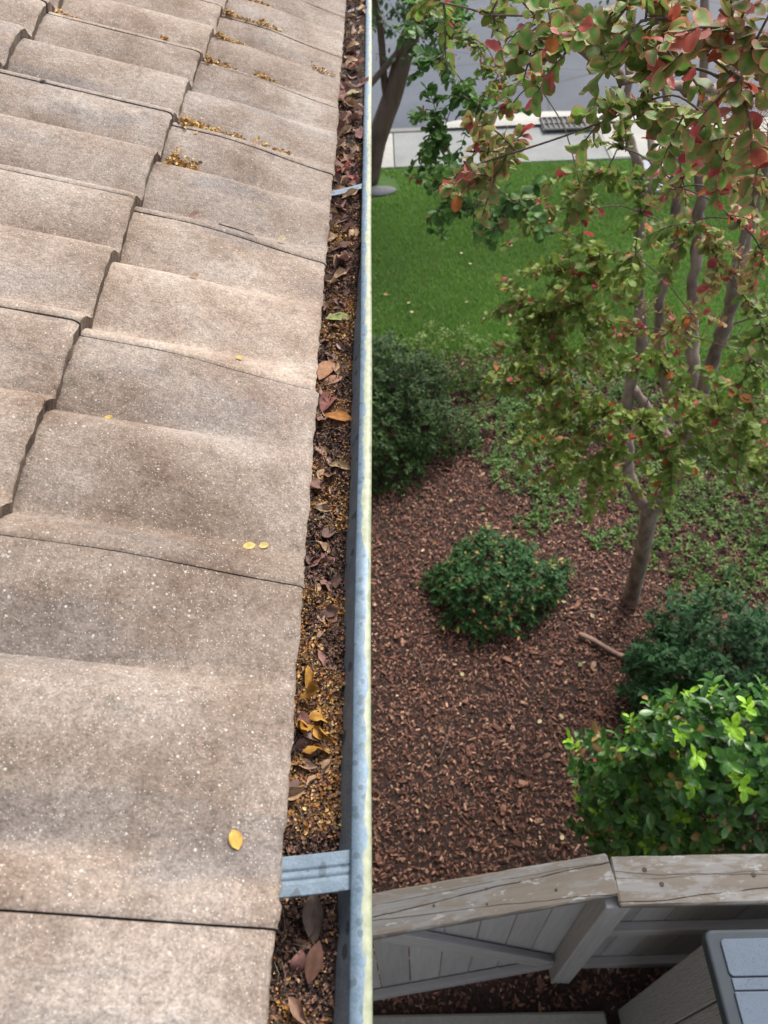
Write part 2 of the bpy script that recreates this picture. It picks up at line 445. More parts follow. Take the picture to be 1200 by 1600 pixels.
# leave a worn ring at the street tree
keep = (np.hypot(gx + .22, gy - 9.6) > .34 + .08 * rs.rand(NB)) & (np.hypot((gx - 3.47) / .24, (gy - 9.52) / .47) > 1)
gx, gy = gx[keep], gy[keep]; NB = len(gx)
hgt = rs.uniform(.025, .06, NB) * (0.7 + .6 * fbm(gx * 1.5, gy * 1.5, 21))
th = rs.uniform(0, 6.283, NB); ln = rs.uniform(.2, .9, NB) * hgt
wd = rs.uniform(.003, .006, NB)
z0 = .032 + lz(gx, gy)
ca, sa = np.cos(th), np.sin(th)
V = np.empty((NB, 3, 3), np.float32)
V[:, 0] = np.stack([gx - sa * wd, gy + ca * wd, z0], 1); V[:, 1] = np.stack([gx + sa * wd, gy - ca * wd, z0], 1)
V[:, 2] = np.stack([gx + ca * ln, gy + sa * ln, z0 + hgt], 1)
tone = fbm(gx * .9, gy * .9, 31)[:, None]; r1 = rs.rand(NB, 1)
c = np.array([.105, .225, .036]) * (1 - r1) + np.array([.19, .33, .065]) * r1
c = c * (.70 + .95 * tone); dry = (rs.rand(NB, 1) > .94); c = np.where(dry, np.array([[.26, .22, .10]]), c)
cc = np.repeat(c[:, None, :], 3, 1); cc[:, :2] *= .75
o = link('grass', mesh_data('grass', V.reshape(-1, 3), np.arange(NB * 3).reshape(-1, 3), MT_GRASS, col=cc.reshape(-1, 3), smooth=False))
tag(o, 'short mown green grass covering the lawn', 'grass', kind='stuff')

# bark mulch
NC = 120000
cx_ = rs.uniform(-.75, 4.2, NC); cy_ = .58 + (5.45) * rs.uniform(0, 1, NC) ** .9
keep = cy_ < lawn_edge(cx_) + .1 * rs.randn(NC)
cx_, cy_ = cx_[keep], cy_[keep]; NC = len(cx_)
Lc = rs.uniform(.008, .032, NC); Lc[rs.rand(NC) > .975] *= 2.2; Wc = Lc * rs.uniform(.22, .55, NC)
th = rs.uniform(0, 6.283, NC); ti = rs.normal(0, .32, NC); ro = rs.normal(0, .4, NC)
zc = bed_z(cx_, cy_) + rs.uniform(.004, .024, NC)
ax = np.stack([np.cos(th) * np.cos(ti), np.sin(th) * np.cos(ti), np.sin(ti)], 1)
sd_ = np.stack([-np.sin(th) * np.cos(ro), np.cos(th) * np.cos(ro), np.sin(ro)], 1)
P0 = np.stack([cx_, cy_, zc], 1)
nrm = np.cross(ax, sd_)
quad = [(-1, -.6, 0), (-.2, -1, .25), (1, -.5, 0), (.8, .7, 0), (0, 1, .22), (-.9, .5, 0)]
V = np.stack([P0 + ax * (a * Lc / 2)[:, None] + sd_ * (b * Wc / 2)[:, None] + nrm * (h * Wc / 2)[:, None] for a, b, h in quad], 1)
base = (np.arange(NC) * 6)[:, None]
F = np.concatenate([base + np.array([[0, 1, 4, 5]]), base + np.array([[1, 2, 3, 4]])])
pal = np.array([(.060, .034, .027), (.095, .052, .040), (.13, .075, .055), (.040, .026, .022), (.19, .125, .09), (.075, .045, .04), (.115, .055, .045), (.26, .19, .135)])
ci = rs.choice(len(pal), NC, p=[.22, .22, .17, .13, .09, .09, .05, .03])
pal = pal * np.array([1.72, 1.52, 1.42])
cc = pal[ci] * rs.uniform(.75, 1.25, (NC, 1)) * (.75 + .5 * fbm(cx_ * .8, cy_ * .8, 77))[:, None]
o = link('bark_mulch', mesh_data('bark_mulch', V.reshape(-1, 3), F, MT_CHIP, col=np.repeat(cc[:, None], 6, 1).reshape(-1, 3), smooth=False))
tag(o, 'reddish brown bark mulch covering the planting bed', 'mulch', kind='stuff')

# ------------------------------------------------------------------ house and roof
DECK = R(19.5); SL = R(15.3); PITCH = .304; EXPO = .285; TL = .365
AMP = .026; TH = .026
EX, EZ = -.100, 3.893
house = empty('house', (-1.5, 1.5, 0), 'beige stucco house under a weathered brown concrete tile roof', 'house')
def part_box(name, x0, x1, y0, y1, z0, z1, mat, parent=house, bev=.006):
    o = link(name, box_mesh(name, x1 - x0, y1 - y0, z1 - z0, mat, bev), parent)
    o.location = Vector(((x0 + x1) / 2, (y0 + y1) / 2, z0)) - parent.location
    return o
YA, YB = -2.3, 5.0
part_box('wall', -3.5, -.80, YA + .2, YB - .35, 0, 3.62, MT_WALL)
part_box('soffit', -.82, -.20, YA, YB, 3.60, 3.625, MT_FASCIA)
part_box('fascia', -.216, -.192, YA, YB, 3.60, 3.845, MT_FASCIA)
cD, sD = math.cos(DECK), math.sin(DECK)
d0 = np.array([EX - .05, 0, EZ - .055])
pts = []
for s in (0, 3.2):
    for y in (YA, YB):
        for off in (0, -.03):
            pts.append((d0[0] - s * cD + off * sD, y, d0[2] + s * sD + off * cD))
Fd = [(0, 2, 6, 4), (1, 5, 7, 3), (0, 1, 3, 2), (4, 6, 7, 5), (0, 4, 5, 1), (2, 3, 7, 6)]
roof = build('roof', pts, Fd, MT_DECK, house, smooth=False)

CREST, DROP0, DROP1 = .014, .016, .044
def prof(v):
    q = np.mod(v, PITCH / 2)
    fall = np.cos(np.pi / 2 * np.clip((q - .004) / .044, 0, 1))
    rise = np.clip((q - .048) / (PITCH / 2 - .048), 0, 1)
    rise = np.sin(rise * math.pi / 2) ** .95
    return np.where(q < .048, fall, rise)
def tile_top(u, v, eave):
    amp = AMP * (np.where(eave, .22 + .78 * sstep(-.01, .22, u), 1.0))
    lift = .0017 * (1 - sstep(.012, .024, v))
    return amp * prof(v) + lift
def make_tile(seed, eave):
    r = np.random.RandomState(seed)
    us = np.concatenate([[0, .003, .009], np.linspace(.02, TL, 14)])
    vs = np.unique(np.concatenate([[0, .002, .006], np.linspace(.01, .05, 9), np.linspace(.05, .152, 12), np.linspace(.152, .2, 12), np.linspace(.2, PITCH - .0012, 12)]))
    U, Vv = np.meshgrid(us, vs, indexing='ij')
    Z = tile_top(U, Vv, eave)
    Z = Z + .0016 * (fbm(U * 25 + seed, Vv * 25, seed) - .5)
    Z = Z - np.where(U < .0015, .004, 0) - np.where((U > .0015) & (U < .005), .0012, 0)
    Z = Z - np.where(Vv < .001, .0010, 0)
    rag = (fbm(Vv * 90, Vv * 0 + seed, seed + 3, 3) - .5) * .0030 + (r.rand(*U.shape) - .5) * .0020
    Uo = U + np.where(U < .012, rag, 0)
    nu, nv = U.shape
    top = np.stack([Uo, -Vv, Z], -1).reshape(-1, 3)
    bot = np.stack([Uo + np.where(U < .012, .002, 0), -Vv, Z * 0.9 - TH], -1).reshape(-1, 3)
    Vt = np.concatenate([top, bot]); n0 = nu * nv
    F = [grid_faces(nu, nv, True), grid_faces(nu, nv, False, n0)]
    mi = [np.zeros(len(F[0])), np.ones(len(F[1]))]
    j = np.arange(nv - 1)
    F.append(np.stack([j, j + 1, j + 1 + n0, j + n0], 1)[:, ::-1]); mi.append(np.ones(nv - 1))
    k = (nu - 1) * nv
    F.append(np.stack([k + j, k + j + 1, k + j + 1 + n0, k + j + n0], 1)); mi.append(np.ones(nv - 1))
    i = np.arange(nu - 1) * nv
    F.append(np.stack([i, i + nv, i + nv + n0, i + n0], 1)); mi.append(np.ones(nu - 1))
    i2 = i + nv - 1
    F.append(np.stack([i2, i2 + nv, i2 + nv + n0, i2 + n0], 1)[:, ::-1]); mi.append(np.ones(nu - 1))
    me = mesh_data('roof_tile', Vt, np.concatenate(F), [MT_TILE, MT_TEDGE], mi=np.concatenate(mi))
    bm = bmesh.new(); bm.from_mesh(me); bmesh.ops.recalc_face_normals(bm, faces=bm.faces)
    for e_ in bm.edges:
        if len(e_.link_faces) == 2 and e_.calc_face_angle(0) > R(50): e_.smooth = False
    bm.to_mesh(me); bm.free()
    return me
tiles_e = [make_tile(10 + k, True) for k in range(4)]
tiles_n = [make_tile(30 + k, False) for k in range(5)]
cS, sS = math.cos(SL), math.sin(SL)
TROT = Matrix(((-cS, 0, sS), (0, -1, 0), (sS, 0, cS))).to_4x4()
SEAM0 = .130 - 7 * PITCH
def tile_origin(j): return np.array([EX - j * EXPO * cD, 0, EZ + j * EXPO * sD])
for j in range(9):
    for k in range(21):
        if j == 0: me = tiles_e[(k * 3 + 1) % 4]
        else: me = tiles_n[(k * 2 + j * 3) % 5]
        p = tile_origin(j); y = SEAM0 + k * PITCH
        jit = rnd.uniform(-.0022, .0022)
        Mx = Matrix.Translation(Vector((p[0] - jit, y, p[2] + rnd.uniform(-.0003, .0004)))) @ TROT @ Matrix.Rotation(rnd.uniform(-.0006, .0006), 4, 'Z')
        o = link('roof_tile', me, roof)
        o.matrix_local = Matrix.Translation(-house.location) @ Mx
def roof_top(x, y):
    """surface height of the tiles at world x, y and the slope normal"""
    best = -9
    for j in range(0, 9):
        p = tile_origin(j)
        u = (p[0] - x) / cS
        # account for height moving along the slope normal
        for _ in range(3):
            v = np.mod(y - SEAM0, PITCH)
            h = float(tile_top(np.float64(u), np.float64(v), j == 0))
            u = (p[0] + h * sS - x) / cS
        if 0 <= u <= TL: best = max(best, p[2] + u * sS + h * cS)
    return best

# ------------------------------------------------------------------ gutter
gut = empty('rain_gutter', (-.1, 1.2, 3.7), 'galvanised steel rain gutter hung along the tiled eave and clogged with dead leaves', 'gutter')
ys = np.linspace(YA, YB, 240)
def extrude(prof_xz, ys, wob=.0015, seed=2):
    P = np.array(prof_xz); V = []
    for y in ys:
        dx = wob * 2 * (vnoise(y * 2.2, 0, seed) - .5); dz = wob * 2 * (vnoise(y * 3.1, 5, seed) - .5)
        for x, z in P: V.append((x + dx, y, z + dz))
    return np.array(V), grid_faces(len(ys), len(P), True)
# closed sheet profile (outer side, then inner side)
def sheet_profile(pl, t):
    P = np.array(pl, float); T = np.gradient(P, axis=0); T /= np.linalg.norm(T, axis=1)[:, None]
    Nn = np.stack([-T[:, 1], T[:, 0]], 1)
    return np.concatenate([P + Nn * t / 2, (P - Nn * t / 2)[::-1], (P + Nn * t / 2)[:1]])
tr = [(-.0365, 3.7985), (-.037, 3.789), (-.046, 3.780), (-.055, 3.7715), (-.0625, 3.760), (-.071, 3.744), (-.078, 3.724), (-.081, 3.700), (-.084, 3.692), (-.12, 3.691), (-.18, 3.691), (-.1885, 3.694), (-.1895, 3.74), (-.1895, 3.83)]
V, F = extrude(sheet_profile(tr, .0012), ys)
build('trough', V, F, MT_GALV_IN, gut)
rim = [(-.0525, 3.7955), (-.0522, 3.7990), (-.0505, 3.8003), (-.0445, 3.8010), (-.0385, 3.8010), (-.0358, 3.7998), (-.0348, 3.797), (-.0348, 3.789)]
V, F = extrude(sheet_profile(rim, .0014), ys)
build('rim', V, F, MT_GALV_RIM, gut)
def strap(ya, yb, wdt, xa=-.050, xb=-.150):
    # ya at the rim end, yb at the house end
    nx, ny = 14, 33
    t = np.linspace(0, 1, nx); s = np.linspace(-.5, .5, ny)
    T_, S_ = np.meshgrid(t, s, indexing='ij')
    x = xa + (xb - xa) * T_; y = ya + (yb - ya) * T_ + S_ * wdt
    z = 3.7945 + .012 * T_ - .003 * np.sin(T_ * 3.14)
    rib = .0013 * np.exp(-((S_ - .10) / .035) ** 2) + .0011 * np.exp(-((S_ + .12) / .035) ** 2)
    z = z - rib
    top = np.stack([x, y, z], -1).reshape(-1, 3); bot = top - np.array([0, 0, .0016]); n0 = nx * ny
    F = [grid_faces(nx, ny), grid_faces(nx, ny, True, n0)]
    i = np.arange(nx - 1) * ny; F.append(np.stack([i, i + ny, i + ny + n0, i + n0], 1)[:, ::-1])
    i = i + ny - 1; F.append(np.stack([i, i + ny, i + ny + n0, i + n0], 1))
    return build('strap', np.concatenate([top, bot]), np.concatenate(F), MT_GALV, gut)
strap(.1985, .188, .034); strap(1.524, 1.462, .022); strap(2.76, 2.66, .024); strap(-1.1, -1.1, .034); strap(4.0, 3.95, .034)

# ------------------------------------------------------------------ leaf templates
def leaf_tpl(width=.6, fold=.25, curl=.2, rows=6, belly=.55, tip=1.0, twist=0., wave=0., roll=0., eg=1.0):
    """x along the blade, y across, z up. returns V, F(quads), edge factor"""
    t = np.linspace(0, 1, rows)
    hw = width / 2 * np.power(np.clip(np.sin(np.pi * np.power(t, math.log(.5) / math.log(belly))), 0, 1), .75 * tip)
    hw[0] = .012; hw[-1] = .006
    cols = np.array([-1, -.5, 0, .5, 1])
    V = []; E = []
    for i, tt in enumerate(t):
        ang = curl * tt
        cxp = np.sin(ang) / curl * 1.0 if abs(curl) > 1e-3 else tt
        czp = -(1 - np.cos(ang)) / curl if abs(curl) > 1e-3 else 0
        for c in cols:
            if roll:
                a = roll * c * hw[i] / (width / 2); rr = hw[i] / abs(roll) if roll else 1
                y = rr * math.sin(abs(a)) * (1 if c >= 0 else -1) * hw[i] / max(hw[i], 1e-4); z = rr * (1 - math.cos(a))
            else:
                y = c * hw[i]; z = fold * abs(c) * hw[i]
            z += wave * math.sin(tt * 9 + c * 2.1) * abs(c) * hw[i]
            tw = twist * tt
            y2 = y * math.cos(tw) - z * math.sin(tw); z2 = y * math.sin(tw) + z * math.cos(tw)
            V.append((cxp - z2 * math.sin(ang) * -1 * .0 + 0, y2, czp + z2)); E.append(max(abs(c) ** 3.5, max(0, (tt - .82) / .18) ** 1.3) * eg)
    return np.array(V), grid_faces(rows, 5, True), np.array(E)
def frames(ax, nm):
    ax = ax / (np.linalg.norm(ax, axis=1)[:, None] + 1e-9)
    y = np.cross(nm, ax); y /= np.linalg.norm(y, axis=1)[:, None] + 1e-9
    z = np.cross(ax, y)
    return np.stack([ax, y, z], 2)
def inst(tpl, P, ax, nm, sc, c_in, c_edge):
    """many leaves -> V, F, col"""
    V0, F0, E0 = tpl; Rm = frames(ax, nm)
    V = np.einsum('nij,tj->nti', Rm, V0) * sc[:, None, None] + P[:, None, :]
    n = len(P); F = (F0[None] + (np.arange(n) * len(V0))[:, None, None]).reshape(-1, 4)
    col = c_in[:, None, :] * (1 - E0[None, :, None]) + c_edge[:, None, :] * E0[None, :, None]
    return V.reshape(-1, 3), F, col.reshape(-1, 3)
def join(parts):
    Vs, Fs, Cs, o = [], [], [], 0
    for V, F, C in parts:
        Vs.append(V); Fs.append(F + o); Cs.append(C); o += len(V)
    return np.concatenate(Vs), np.concatenate(Fs), np.concatenate(Cs)
def nrmz(v): return v / (np.linalg.norm(v, axis=-1, keepdims=True) + 1e-9)

# ------------------------------------------------------------------ litter in the gutter
def wall_x(z): return np.interp(z, [3.69, 3.70, 3.724, 3.744, 3.760, 3.7715, 3.780, 3.789], [-.083, -.081, -.078, -.071, -.0625, -.055, -.046, -.037])
def lit_z(x, y):
    base = 3.7500 + .030 * sstep(.9, 1.5, y) + .012 * sstep(1.5, 2.1, y)
    return base + .012 * (fbm(np.asarray(x) * 28, np.asarray(y) * 28, 3) - .5) + .012 * (fbm(np.asarray(x) * 8, np.asarray(y) * 8, 8) - .5)
ny_, nx_ = 500, 16
V = []
for y in np.linspace(YA + .05, YB - .05, ny_):
    xe = float(wall_x(float(lit_z(-.07, y)))) + .001
    xx = np.linspace(-.188, xe, nx_)
    V.append(np.stack([xx, np.full(nx_, y), lit_z(xx, y)], 1))
o = link('gutter_soil', mesh_data('gutter_soil', np.concatenate(V), grid_faces(ny_, nx_, True), MT_SOIL))
tag(o, 'dark rotted leaf soil filling the bottom of the gutter', 'soil', kind='stuff')
NF = 78000
fy = np.where(rs.rand(NF) < .8, rs.uniform(0.0, 1.7, NF), rs.uniform(-.6, 3.2, NF)); fx = rs.uniform(-.150, -.055, NF)
fz = lit_z(fx, fy)
gold = fbm(fx * 14 + 3, fy * 14, 55, 3) + .10 * sstep(.5, .2, np.abs(fy - .45)) * 0
keep = (fx < wall_x(fz) - .002) & (rs.rand(NF) < .5 + 1.0 * sstep(.36, .52, gold))
fx, fy, fz, gold = fx[keep], fy[keep], fz[keep], gold[keep]; n = len(fx)
t1 = leaf_tpl(.75, .5, .7, 3, .5)
sc = rs.uniform(.0026, .0062, n); ax = rs.normal(size=(n, 3)); ax[:, 2] *= .45; nm = rs.normal(size=(n, 3)) * .55 + np.array([0, 0, 1])
pg = np.array([(.42, .21, .060), (.47, .27, .10), (.34, .15, .05), (.28, .14, .08), (.54, .37, .18)])
pd = np.array([(.07, .042, .036), (.15, .085, .062), (.22, .13, .085), (.05, .035, .034), (.25, .135, .10)])
isg = rs.rand(n) < .06 + .62 * sstep(.45, .58, gold)
c = np.where(isg[:, None], pg[rs.randint(0, 5, n)], pd[rs.randint(0, 5, n)]) * rs.uniform(.7, 1.25, (n, 1))
a_ = inst(t1, np.stack([fx, fy, fz + rs.uniform(0, .004, n)], 1), ax, nm, sc, c, c * .85)
o = link('gutter_litter', mesh_data('gutter_litter', a_[0], a_[1], MT_FLAKE, col=a_[2]))
tag(o, 'small golden husks and brown crumbs lying in the gutter', 'litter', kind='stuff')

# dead leaves: a small library of curled blades, shared between objects
def leaf_mesh(name, tpl, ci, ce, mat, s=1.0):
    V, F, E = tpl
    ci = np.array(ci); ce = np.array(ce)
    col = ci[None] * (1 - E[:, None]) + ce[None] * E[:, None]
    mid = np.isclose(V[:, 1], 0, atol=1e-4)
    col = np.where(mid[:, None], col * .8, col)
    return mesh_data(name, V * s, F, mat, col=col)
dead_tpl = [leaf_tpl(.48, .35, .9, 8, .5, 1.1, .5, .35), leaf_tpl(.55, .1, -.8, 8, .5, 1., -.4, .4), leaf_tpl(.42, .7, .5, 8, .48, 1.2, .2, .3), leaf_tpl(.62, .2, 1.3, 8, .55, .9, -.7, .5), leaf_tpl(.40, .9, -.4, 8, .5, 1.2, .9, .25), leaf_tpl(.5, .5, 1.9, 9, .5, 1., .5, .4)]
brown = [(.17, .10, .068), (.13, .072, .055), (.22, .14, .09), (.10, .058, .048), (.26, .17, .10), (.15, .075, .065), (.19, .125, .095), (.085, .05, .042)]
dead_me = []
for k in range(24):
    b = np.array(brown[k % len(brown)]) * np.array([1.95, 1.98, 1.98])
    dead_me.append(leaf_mesh('dead_leaf', dead_tpl[k % 6], b, b * rnd.uniform(.65, 1.2), MT_DEAD))
def put_leaf(name, me, p, ax, nm, s, label, cat, group=None, parent=None):
    Rm = frames(np.array([ax], float), np.array([nm], float))[0]
    m = Matrix.Identity(4)
    q = np.array(p, float)
    if parent is not None: q = q - np.array(parent.location)
    for i in range(3):
        for k in range(3): m[i][k] = Rm[i, k] * s
        m[i][3] = q[i]
    o = bpy.data.objects.new(name, me); COL.objects.link(o)
    if parent is not None: o.parent = parent
    o.matrix_local = m
    if label: tag(o, label, cat, group)
    return o
LB1 = 'brown curled dead leaf packed among the others in the gutter beyond the second strap'
LB2 = 'brown dead leaf lying on the litter between the two gutter straps'
cnt = 0
for k in range(230):                 # packed leaves in the far stretch
    y = rnd.uniform(1.20, 3.0) if k < 170 else rnd.uniform(1.5, 2.3)
    zt = float(lit_z(-.08, y)); x = rnd.uniform(-.128, float(wall_x(min(zt, 3.789))) - .016)
    s = rnd.uniform(.028, .05); th_ = rnd.uniform(0, 6.28)
    ax_ = (math.cos(th_), math.sin(th_), rnd.uniform(-.25, .3)); x -= max(0, ax_[0]) * s * .55
    put_leaf('dead_leaf', dead_me[rnd.randrange(24)], (x, y, float(lit_z(x, y)) + rnd.uniform(.002, .010)), ax_, (rnd.gauss(0, .4), rnd.gauss(0, .4), 1), s, LB1, 'leaf', 'leaves packed in the far gutter')
for k in range(130):
    y = rnd.uniform(.25, 1.3); x = rnd.uniform(-.120, -.078); s = rnd.uniform(.014, .034); th_ = rnd.uniform(0, 6.28)
    ax_ = (math.cos(th_) * .8, math.sin(th_), rnd.uniform(-.15, .2)); x -= max(0, ax_[0]) * s * .6
    put_leaf('dead_leaf', dead_me[rnd.randrange(24)], (x, y, float(lit_z(x, y)) + rnd.uniform(.001, .006)), ax_, (rnd.gauss(0, .35), rnd.gauss(0, .35), 1), s, LB2, 'leaf', 'brown leaves between the gutter straps')
for k in range(14):
    y = rnd.uniform(-.1, .2); x = rnd.uniform(-.118, -.08); s = rnd.uniform(.018, .032); th_ = rnd.uniform(0, 6.28)
    put_leaf('dead_leaf', dead_me[rnd.randrange(24)], (x, y, float(lit_z(x, y)) + rnd.uniform(.001, .006)), (math.cos(th_) * .5, math.sin(th_), rnd.uniform(-.1, .2)), (rnd.gauss(0, .3), rnd.gauss(0, .3), 1), s, 'brown dead leaf beside the wide near strap of the gutter', 'leaf', 'brown leaves beside the near strap')
# the leaves one can single out in the gutter
roll_tpl = leaf_tpl(.55, .2, .8, 10, .5, 1., .3, .3, 1.9); roll2 = leaf_tpl(.6, .2, -1.1, 10, .52, 1., -.5, .35, 1.5)
YEL = [leaf_mesh('yellow_leaf', t_, (.40, .20, .035), (.50, .29, .07), MT_DEAD) for t_ in (roll_tpl, roll2, dead_tpl[3])]
yl = [(-.108, .425, .2, -1, .036), (-.116, .382, 1, .25, .034), (-.104, .361, 1, .12, .036), (-.100, .352, .8, -.8, .033), (-.112, .362, .15, -1, .036), (-.106, .322, 1, .45, .038), (-.118, .357, .6, -.5, .030)]
for k, (x, y, ax_, ay_, s) in enumerate(yl):
    put_leaf('yellow_leaf', YEL[k % 3], (x, y, float(lit_z(x, y)) + .008), (ax_, ay_, .12), (rnd.gauss(0, .25), rnd.gauss(0, .25), 1), s,
             'curled golden yellow leaf in the tangle of yellow leaves in the gutter', 'leaf', 'golden leaves curled up together in the gutter')
def one(col, edge, tpl, x, y, ax_, s, label, name='dead_leaf', lift=.006, nm=(0.1, 0, 1)):
    put_leaf(name, leaf_mesh(name, tpl, col, edge, MT_DEAD), (x, y, float(lit_z(x, y)) + lift), ax_, nm, s, label, 'leaf')
flat = leaf_tpl(.46, .15, .3, 8, .5, 1.1, .1, .1)
one((.26, .30, .10), (.30, .34, .12), flat, -.116, 1.098, (1, .12, .05), .048, 'pale green leaf lying across the gutter litter', 'green_leaf', .010)
one((.42, .22, .12), (.36, .17, .10), flat, -.119, .935, (.35, 1, .1), .058, 'long salmon coloured dead leaf poking out from under the tiles', lift=.008)
one((.36, .19, .12), (.30, .15, .10), flat, -.114, .925, (.8, .6, .05), .040, 'short salmon coloured dead leaf below the long salmon one', lift=.005)
one((.44, .19, .04), (.34, .12, .04), flat, -.107, .850, (1, -.15, .05), .044, 'bright orange dead leaf lying across the gutter', 'orange_leaf', .009)
one((.26, .10, .08), (.20, .09, .08), dead_tpl[2], -.112, .858, (.35, 1, .1), .058, 'reddish brown leaf stretching away from the orange leaf', lift=.006)
one((.36, .26, .15), (.30, .20, .11), dead_tpl[2], -.096, .742, (1, -.1, .05), .034, 'pale tan folded leaf against the gutter wall', lift=.008)
one((.20, .155, .12), (.15, .11, .09), flat, -.112, .672, (1, -.35, .0), .040, 'grey brown flat leaf half under the tile edge', lift=.006)
one((.20, .15, .12), (.16, .11, .085), dead_tpl[2], -.090, .190, (.1, -1, .05), .045, 'long grey brown leaf folded along its rib below the wide strap', lift=.008)
one((.17, .085, .06), (.14, .07, .05), flat, -.082, .150, (-.25, -1, .0), .034, 'dark reddish leaf lying lengthwise below the wide strap', lift=.006)
one((.36, .09, .08), (.34, .07, .06), dead_tpl[1], -.112, 1.600, (1, .1, .1), .042, 'red leaf on the litter just beyond the narrow strap', 'red_leaf', .012)
one((.36, .10, .09), (.30, .08, .07), dead_tpl[0], -.088, 1.572, (1, -.4, .1), .034, 'small pinkish red leaf against the rim beyond the narrow strap', 'red_leaf', .012)
one((.38, .12, .10), (.32, .10, .08), dead_tpl[1], -.092, 2.170, (1, .1, .1), .045, 'dull red leaf deep in the packed far gutter', 'red_leaf', .014)
one((.34, .30, .14), (.28, .24, .11), flat, -.098, 1.985, (.8, .6, .1), .045, 'yellow green dry leaf on the packed brown leaves', lift=.014)
# thin stalks
st = []
for k in range(150):
    y = rnd.uniform(-.1, 1.3); x = rnd.uniform(-.12, -.078); th_ = rnd.uniform(0, 6.28); l = rnd.uniform(.015, .035)
    dx, dy = math.cos(th_) * l * .5, math.sin(th_) * l; z = float(lit_z(x, y)) + .005
    st.append(tube([(x - dx / 2, y - dy / 2, z), (x + .002, y, z + .003), (x + dx / 2 - .004, y + dy / 2, z + .001)], [.0006, .0006, .0004], 4))
V, F = tube_join(st)
o = tube_mesh('leaf_stalks', V, F, MT_TWIG); tag(o, 'thin dry leaf stalks scattered on the gutter litter', 'stalks', kind='stuff')

# ------------------------------------------------------------------ litter on the roof
piles = [((-.372, 1.362), (-.262, 1.370), 190, .015, 'long golden pile of fallen husks against the tile step'),
         ((-.380, 1.222), (-.318, 1.230), 120, .014, 'short golden pile of fallen husks against the tile step'),
         ((-.236, 1.364), (-.175, 1.364), 16, .008, 'sparse dry crumbs trailing from the long golden pile'),
         ((-.375, 1.658), (-.30, 1.656), 60, .010, 'golden husk pile on the grey streaked tiles'),
         ((-.262, 1.650), (-.22, 1.650), 18, .006, 'thin sprinkle of husks on the grey streaked tiles'),
         ((-.372, 1.810), (-.305, 1.806), 60, .010, 'golden husk pile in the tile valley past the grey tiles'),
         ((-.285, 1.955), (-.24, 1.958), 34, .008, 'golden husk pile halfway down the tile towards the gutter'),
         ((-.372, 1.960), (-.295, 1.958), 70, .010, 'golden husk pile hugging the edge of the overlapping tile'),
         ((-.368, 2.112), (-.27, 2.114), 70, .010, 'farthest golden husk pile along the tile step'),
         ((-.160, 1.808), (-.115, 1.806), 16, .006, 'few husks near the gutter edge of the tiles'),
         ((-.640, 1.670), (-.585, 1.668), 50, .009, 'golden husk pile on the upper course of tiles'),
         ((-.648, 1.815), (-.565, 1.815), 60, .009, 'second golden husk pile on the upper course of tiles'),
         ((-.470, 1.662), (-.43, 1.662), 14, .006, 'few husks on the upper course above the tile step')]
for (a0, a1, n, wdt, lab) in piles:
    n = int(n * 3.6); a0 = (a0[0], a0[1] + .018); a1 = (a1[0], a1[1] + .018)
    t_ = rs.rand(n) ** 1.3; x = a0[0] + (a1[0] - a0[0]) * t_ + rs.normal(0, .003, n); x = np.maximum(x, (-.357 if a0[0] > -.4 else (-.36 - .08 if a0[0] > -.5 else -.628)) + rs.uniform(0, .012, n)); y = a0[1] + (a1[1] - a0[1]) * t_ + rs.normal(0, wdt * .95, n) * (1.1 - t_ * .5)
    z = np.array([roof_top(q, r) for q, r in zip(x, y)]) + rs.uniform(.001, .012, n) * (1.1 - t_ * .7)
    ax = rs.normal(size=(n, 3)); ax[:, 2] *= .4; nm = rs.normal(size=(n, 3)) * .5 + np.array([0, 0, 1])
    c = np.array([(.52, .29, .06), (.56, .36, .11), (.42, .21, .06), (.30, .15, .07), (.58, .45, .22)])[rs.randint(0, 5, n)] * rs.uniform(.8, 1.2, (n, 1))
    a_ = inst(t1, np.stack([x, y, z], 1), ax, nm, rs.uniform(.005, .0095, n), c, c * .8)
    o = link('husk_pile', mesh_data('husk_pile', a_[0], a_[1], MT_FLAKE, col=a_[2])); tag(o, lab, 'litter', 'golden husks fallen on the roof tiles', 'stuff')
rt = leaf_tpl(.66, .22, -.15, 6, .5, .8, .05, .1)
for (x, y, s, c, lab) in [(-.322, .627, .010, (.55, .38, .10), 'tiny yellow leaf alone on the tile below a bluish smudge'), (-.148, .481, .012, (.55, .42, .14), 'pale yellow leaf, the farther from the eave of a close pair on the tile'),
                          (-.135, .484, .010, (.55, .42, .16), 'pale yellow leaf, the nearer to the eave of a close pair on the tile'), (-.131, .183, .014, (.60, .36, .08), 'yellow orange leaf lying flat on the tile beside the wide strap'),
                          (-.276, .916, .014, (.30, .19, .11), 'small tan curled leaf in a tile valley'), (-.191, .765, .009, (.55, .40, .10), 'tiny yellow leaf by the tile seam'),
                          (-.302, 1.075, .016, (.24, .13, .10), 'reddish brown curled leaf resting above the tile seam'), (-.171, 1.066, .014, (.50, .40, .25), 'pale dry scrap at the tile seam near the gutter'),
                          (-.179, 1.366, .016, (.48, .34, .18), 'cream coloured dry leaf at the end of the husk trail'), (-.559, 1.353, .010, (.20, .14, .10), 'dark crumb of leaf on the upper tiles'), (-.447, 1.070, .011, (.14, .11, .09), 'dark curled leaf on the upper tile')]:
    me = leaf_mesh('fallen_leaf', rt, c, tuple(q * .85 for q in c), MT_DEAD)
    nn = np.array([math.sin(SL), rnd.uniform(-.1, .1), math.cos(SL)])
    put_leaf('fallen_leaf', me, (x, y, roof_top(x, y) + .0028), (rnd.uniform(-1, 1), rnd.uniform(-1, 1), .05), nn, s * 1.15, lab, 'leaf')
